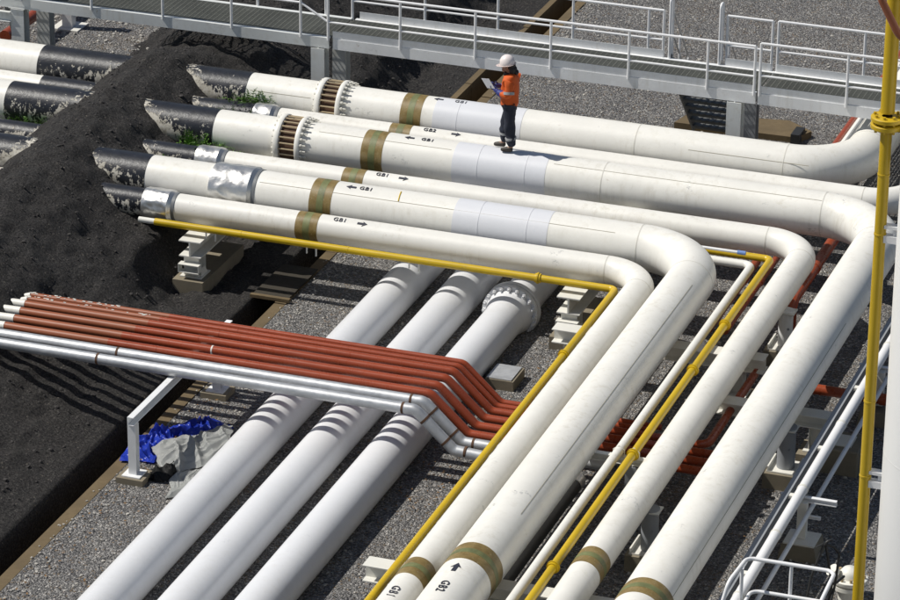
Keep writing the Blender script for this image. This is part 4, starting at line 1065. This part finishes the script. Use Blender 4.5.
# trousers
TV = {'pel': (0, 0, .90), 'hipL': (.0, .085, .84), 'thL': (-.01, .095, .66), 'kneeL': (-.015, .10, .46), 'shinL': (-.045, .10, .26), 'hemL': (-.06, .10, .085), 'hipR': (.005, -.085, .84), 'thR': (.05, -.09, .66), 'kneeR': (.095, -.09, .46), 'shinR': (.105, -.095, .26), 'hemR': (.115, -.10, .085)}
tk = list(TV); ti = {k: i for i, k in enumerate(tk)}
TE = [('pel', 'hipL'), ('hipL', 'thL'), ('thL', 'kneeL'), ('kneeL', 'shinL'), ('shinL', 'hemL'), ('pel', 'hipR'), ('hipR', 'thR'), ('thR', 'kneeR'), ('kneeR', 'shinR'), ('shinR', 'hemR')]
TRR = {'pel': (.112, .11), 'hipL': .122, 'thL': .118, 'kneeL': .102, 'shinL': .098, 'hemL': .10, 'hipR': .122, 'thR': .118, 'kneeR': .102, 'shinR': .098, 'hemR': .10}
tro = skin('trousers', [L2W(*TV[k]) for k in tk], [(ti[a], ti[b]) for a, b in TE], [TRR[k] for k in tk], 'navy', Pn)
for v in tro.data.vertices: v.co += Vector((noise.noise(v.co * 10), noise.noise(v.co * 10 + Vector((3, 0, 0))), 0)) * .024
cuff('reflective_band', (-.047, .10, .235), (-.040, .10, .275), .101, 'reflect', tro)
cuff('reflective_band', (.106, -.095, .25), (.104, -.095, .29), .101, 'reflect', tro)
bm = B(); tube(bm, [L2W(.10, .10, .80), L2W(.105, .11, .86)], .012, 8); obj('key_clip', bm, 'rodpaint', tro)
for s, (ff, ss) in ((1, (-.06, .10)), (-1, (.115, -.10))):
    limb('boot', [L2W(ff - .03, ss, .055), L2W(ff + .04, ss + .005 * s, .055), L2W(ff + .13, ss + .012 * s, .042), L2W(ff + .20, ss + .018 * s, .038)], [(.052, .052), (.058, .055), (.048, .042), (.042, .034)], 'boot', Pn)
# gloved hands with separate fingers
def hand(side, wr, palm_end, fdir, tdir, mat, curl):
    vs = [L2W(*wr), L2W(*[(a + b) / 2 for a, b in zip(wr, palm_end)]), L2W(*palm_end)]
    h = limb('glove', vs, [(.046, .05), (.04, .05), (.03, .045)], mat, Pn, 2)
    W_ = lambda v: L2W(*v) - L2W(0, 0, 0)
    fd = W_(fdir).normalized(); td = W_(tdir).normalized(); dn = fd.cross(td).normalized()
    base = L2W(*palm_end)
    for k, l in enumerate((.072, .080, .075, .060)):
        b0 = base + td * (.030 - .020 * k) - fd * .01
        p1 = b0 + fd * l * .45; p2 = p1 + (fd * .75 + dn * curl) .normalized() * l * .32; p3 = p2 + (fd * .3 + dn * curl * 1.3).normalized() * l * .25
        limb('finger', [b0, p1, p2, p3], [.0105, .010, .009, .008], mat, h, 1)
    b0 = L2W(*[(a * .55 + b * .45) for a, b in zip(wr, palm_end)]) + td * .038
    limb('thumb', [b0, b0 + td * .022 + fd * .025, b0 + td * .024 + fd * .062], [.013, .0115, .010], mat, h, 1)
hand('L', (.17, .150, 1.105), (.285, .085, 1.155), (.85, -.45, .28), (0, .25, 1), 'glove', -.5)
hand('R', (.19, -.105, 1.13), (.300, -.045, 1.175), (.85, .4, .3), (0, .1, 1), 'glove', .5)
t = thing('paper_sheet', 'small white paper held in the worker\'s blue gloves', 'paper', L2W(.37, .02, 1.20))
bm = B(); c = L2W(.385, .065, 1.225); u = (L2W(.055, .0, .085) - L2W(0, 0, 0)); s = (L2W(.085, -.075, -.03) - L2W(0, 0, 0)); nn = u.cross(s).normalized() * .003
a = [bm.verts.new(c + q) for q in (u + s, u - s, -u - s, -u + s)]; b = [bm.verts.new(c + q + nn) for q in (u + s, u - s, -u - s, -u + s)]
bm.faces.new(a); bm.faces.new(b[::-1])
for i in range(4): bm.faces.new((a[i], a[(i + 1) % 4], b[(i + 1) % 4], b[i]))
obj('paper_body', bm, 'paper', t, smooth=False)

# ------------------------------------------------------------------ camera
cam = bpy.data.cameras.new('camera'); co = bpy.data.objects.new('camera', cam); COL.objects.link(co)
pitch, roll, yaw = 0.41194293, 0.0102603, -0.3369611
fwd = Vector((math.sin(yaw) * math.cos(pitch), math.cos(yaw) * math.cos(pitch), -math.sin(pitch)))
rt = Vector((math.cos(yaw), -math.sin(yaw), 0)); up = rt.cross(fwd)
r2 = rt * math.cos(roll) + up * math.sin(roll); u2 = up * math.cos(roll) - rt * math.sin(roll)
mw = Matrix((r2, u2, -fwd)).transposed().to_4x4(); mw.translation = Vector((0, 0, 25))
co.matrix_world = mw
cam.sensor_width = 36; cam.sensor_fit = 'HORIZONTAL'; cam.lens = 3647.54 / 900 * 36
cam.clip_start = 1; cam.clip_end = 2000
scene.camera = co

# ------------------------------------------------------------------ light
ld = Vector((.737, .14, -1)).normalized()
elev = math.asin(-ld.z); az = math.atan2(-ld.x, -ld.y)     # azimuth of the sun, clockwise from +Y
w = bpy.data.worlds.new('World'); scene.world = w; w.use_nodes = True
nt = w.node_tree; bg = nt.nodes['Background']
sky = nt.nodes.new('ShaderNodeTexSky'); sky.sky_type = 'NISHITA'; sky.sun_disc = False
sky.sun_elevation = elev; sky.sun_rotation = az % (2 * PI)
nt.links.new(sky.outputs['Color'], bg.inputs['Color']); bg.inputs['Strength'].default_value = .057
sl = bpy.data.lights.new('sun', 'SUN'); sl.energy = 4.2; sl.angle = R(.53); sl.color = (1, .965, .90)
so = bpy.data.objects.new('sun', sl); COL.objects.link(so); so.rotation_euler = ld.to_track_quat('-Z', 'Y').to_euler(); so.location = (-40, 40, 60)

vs = scene.view_settings; vs.view_transform = 'Standard'; vs.look = 'None'; vs.exposure = 0; vs.gamma = 1; vs.use_curve_mapping = False
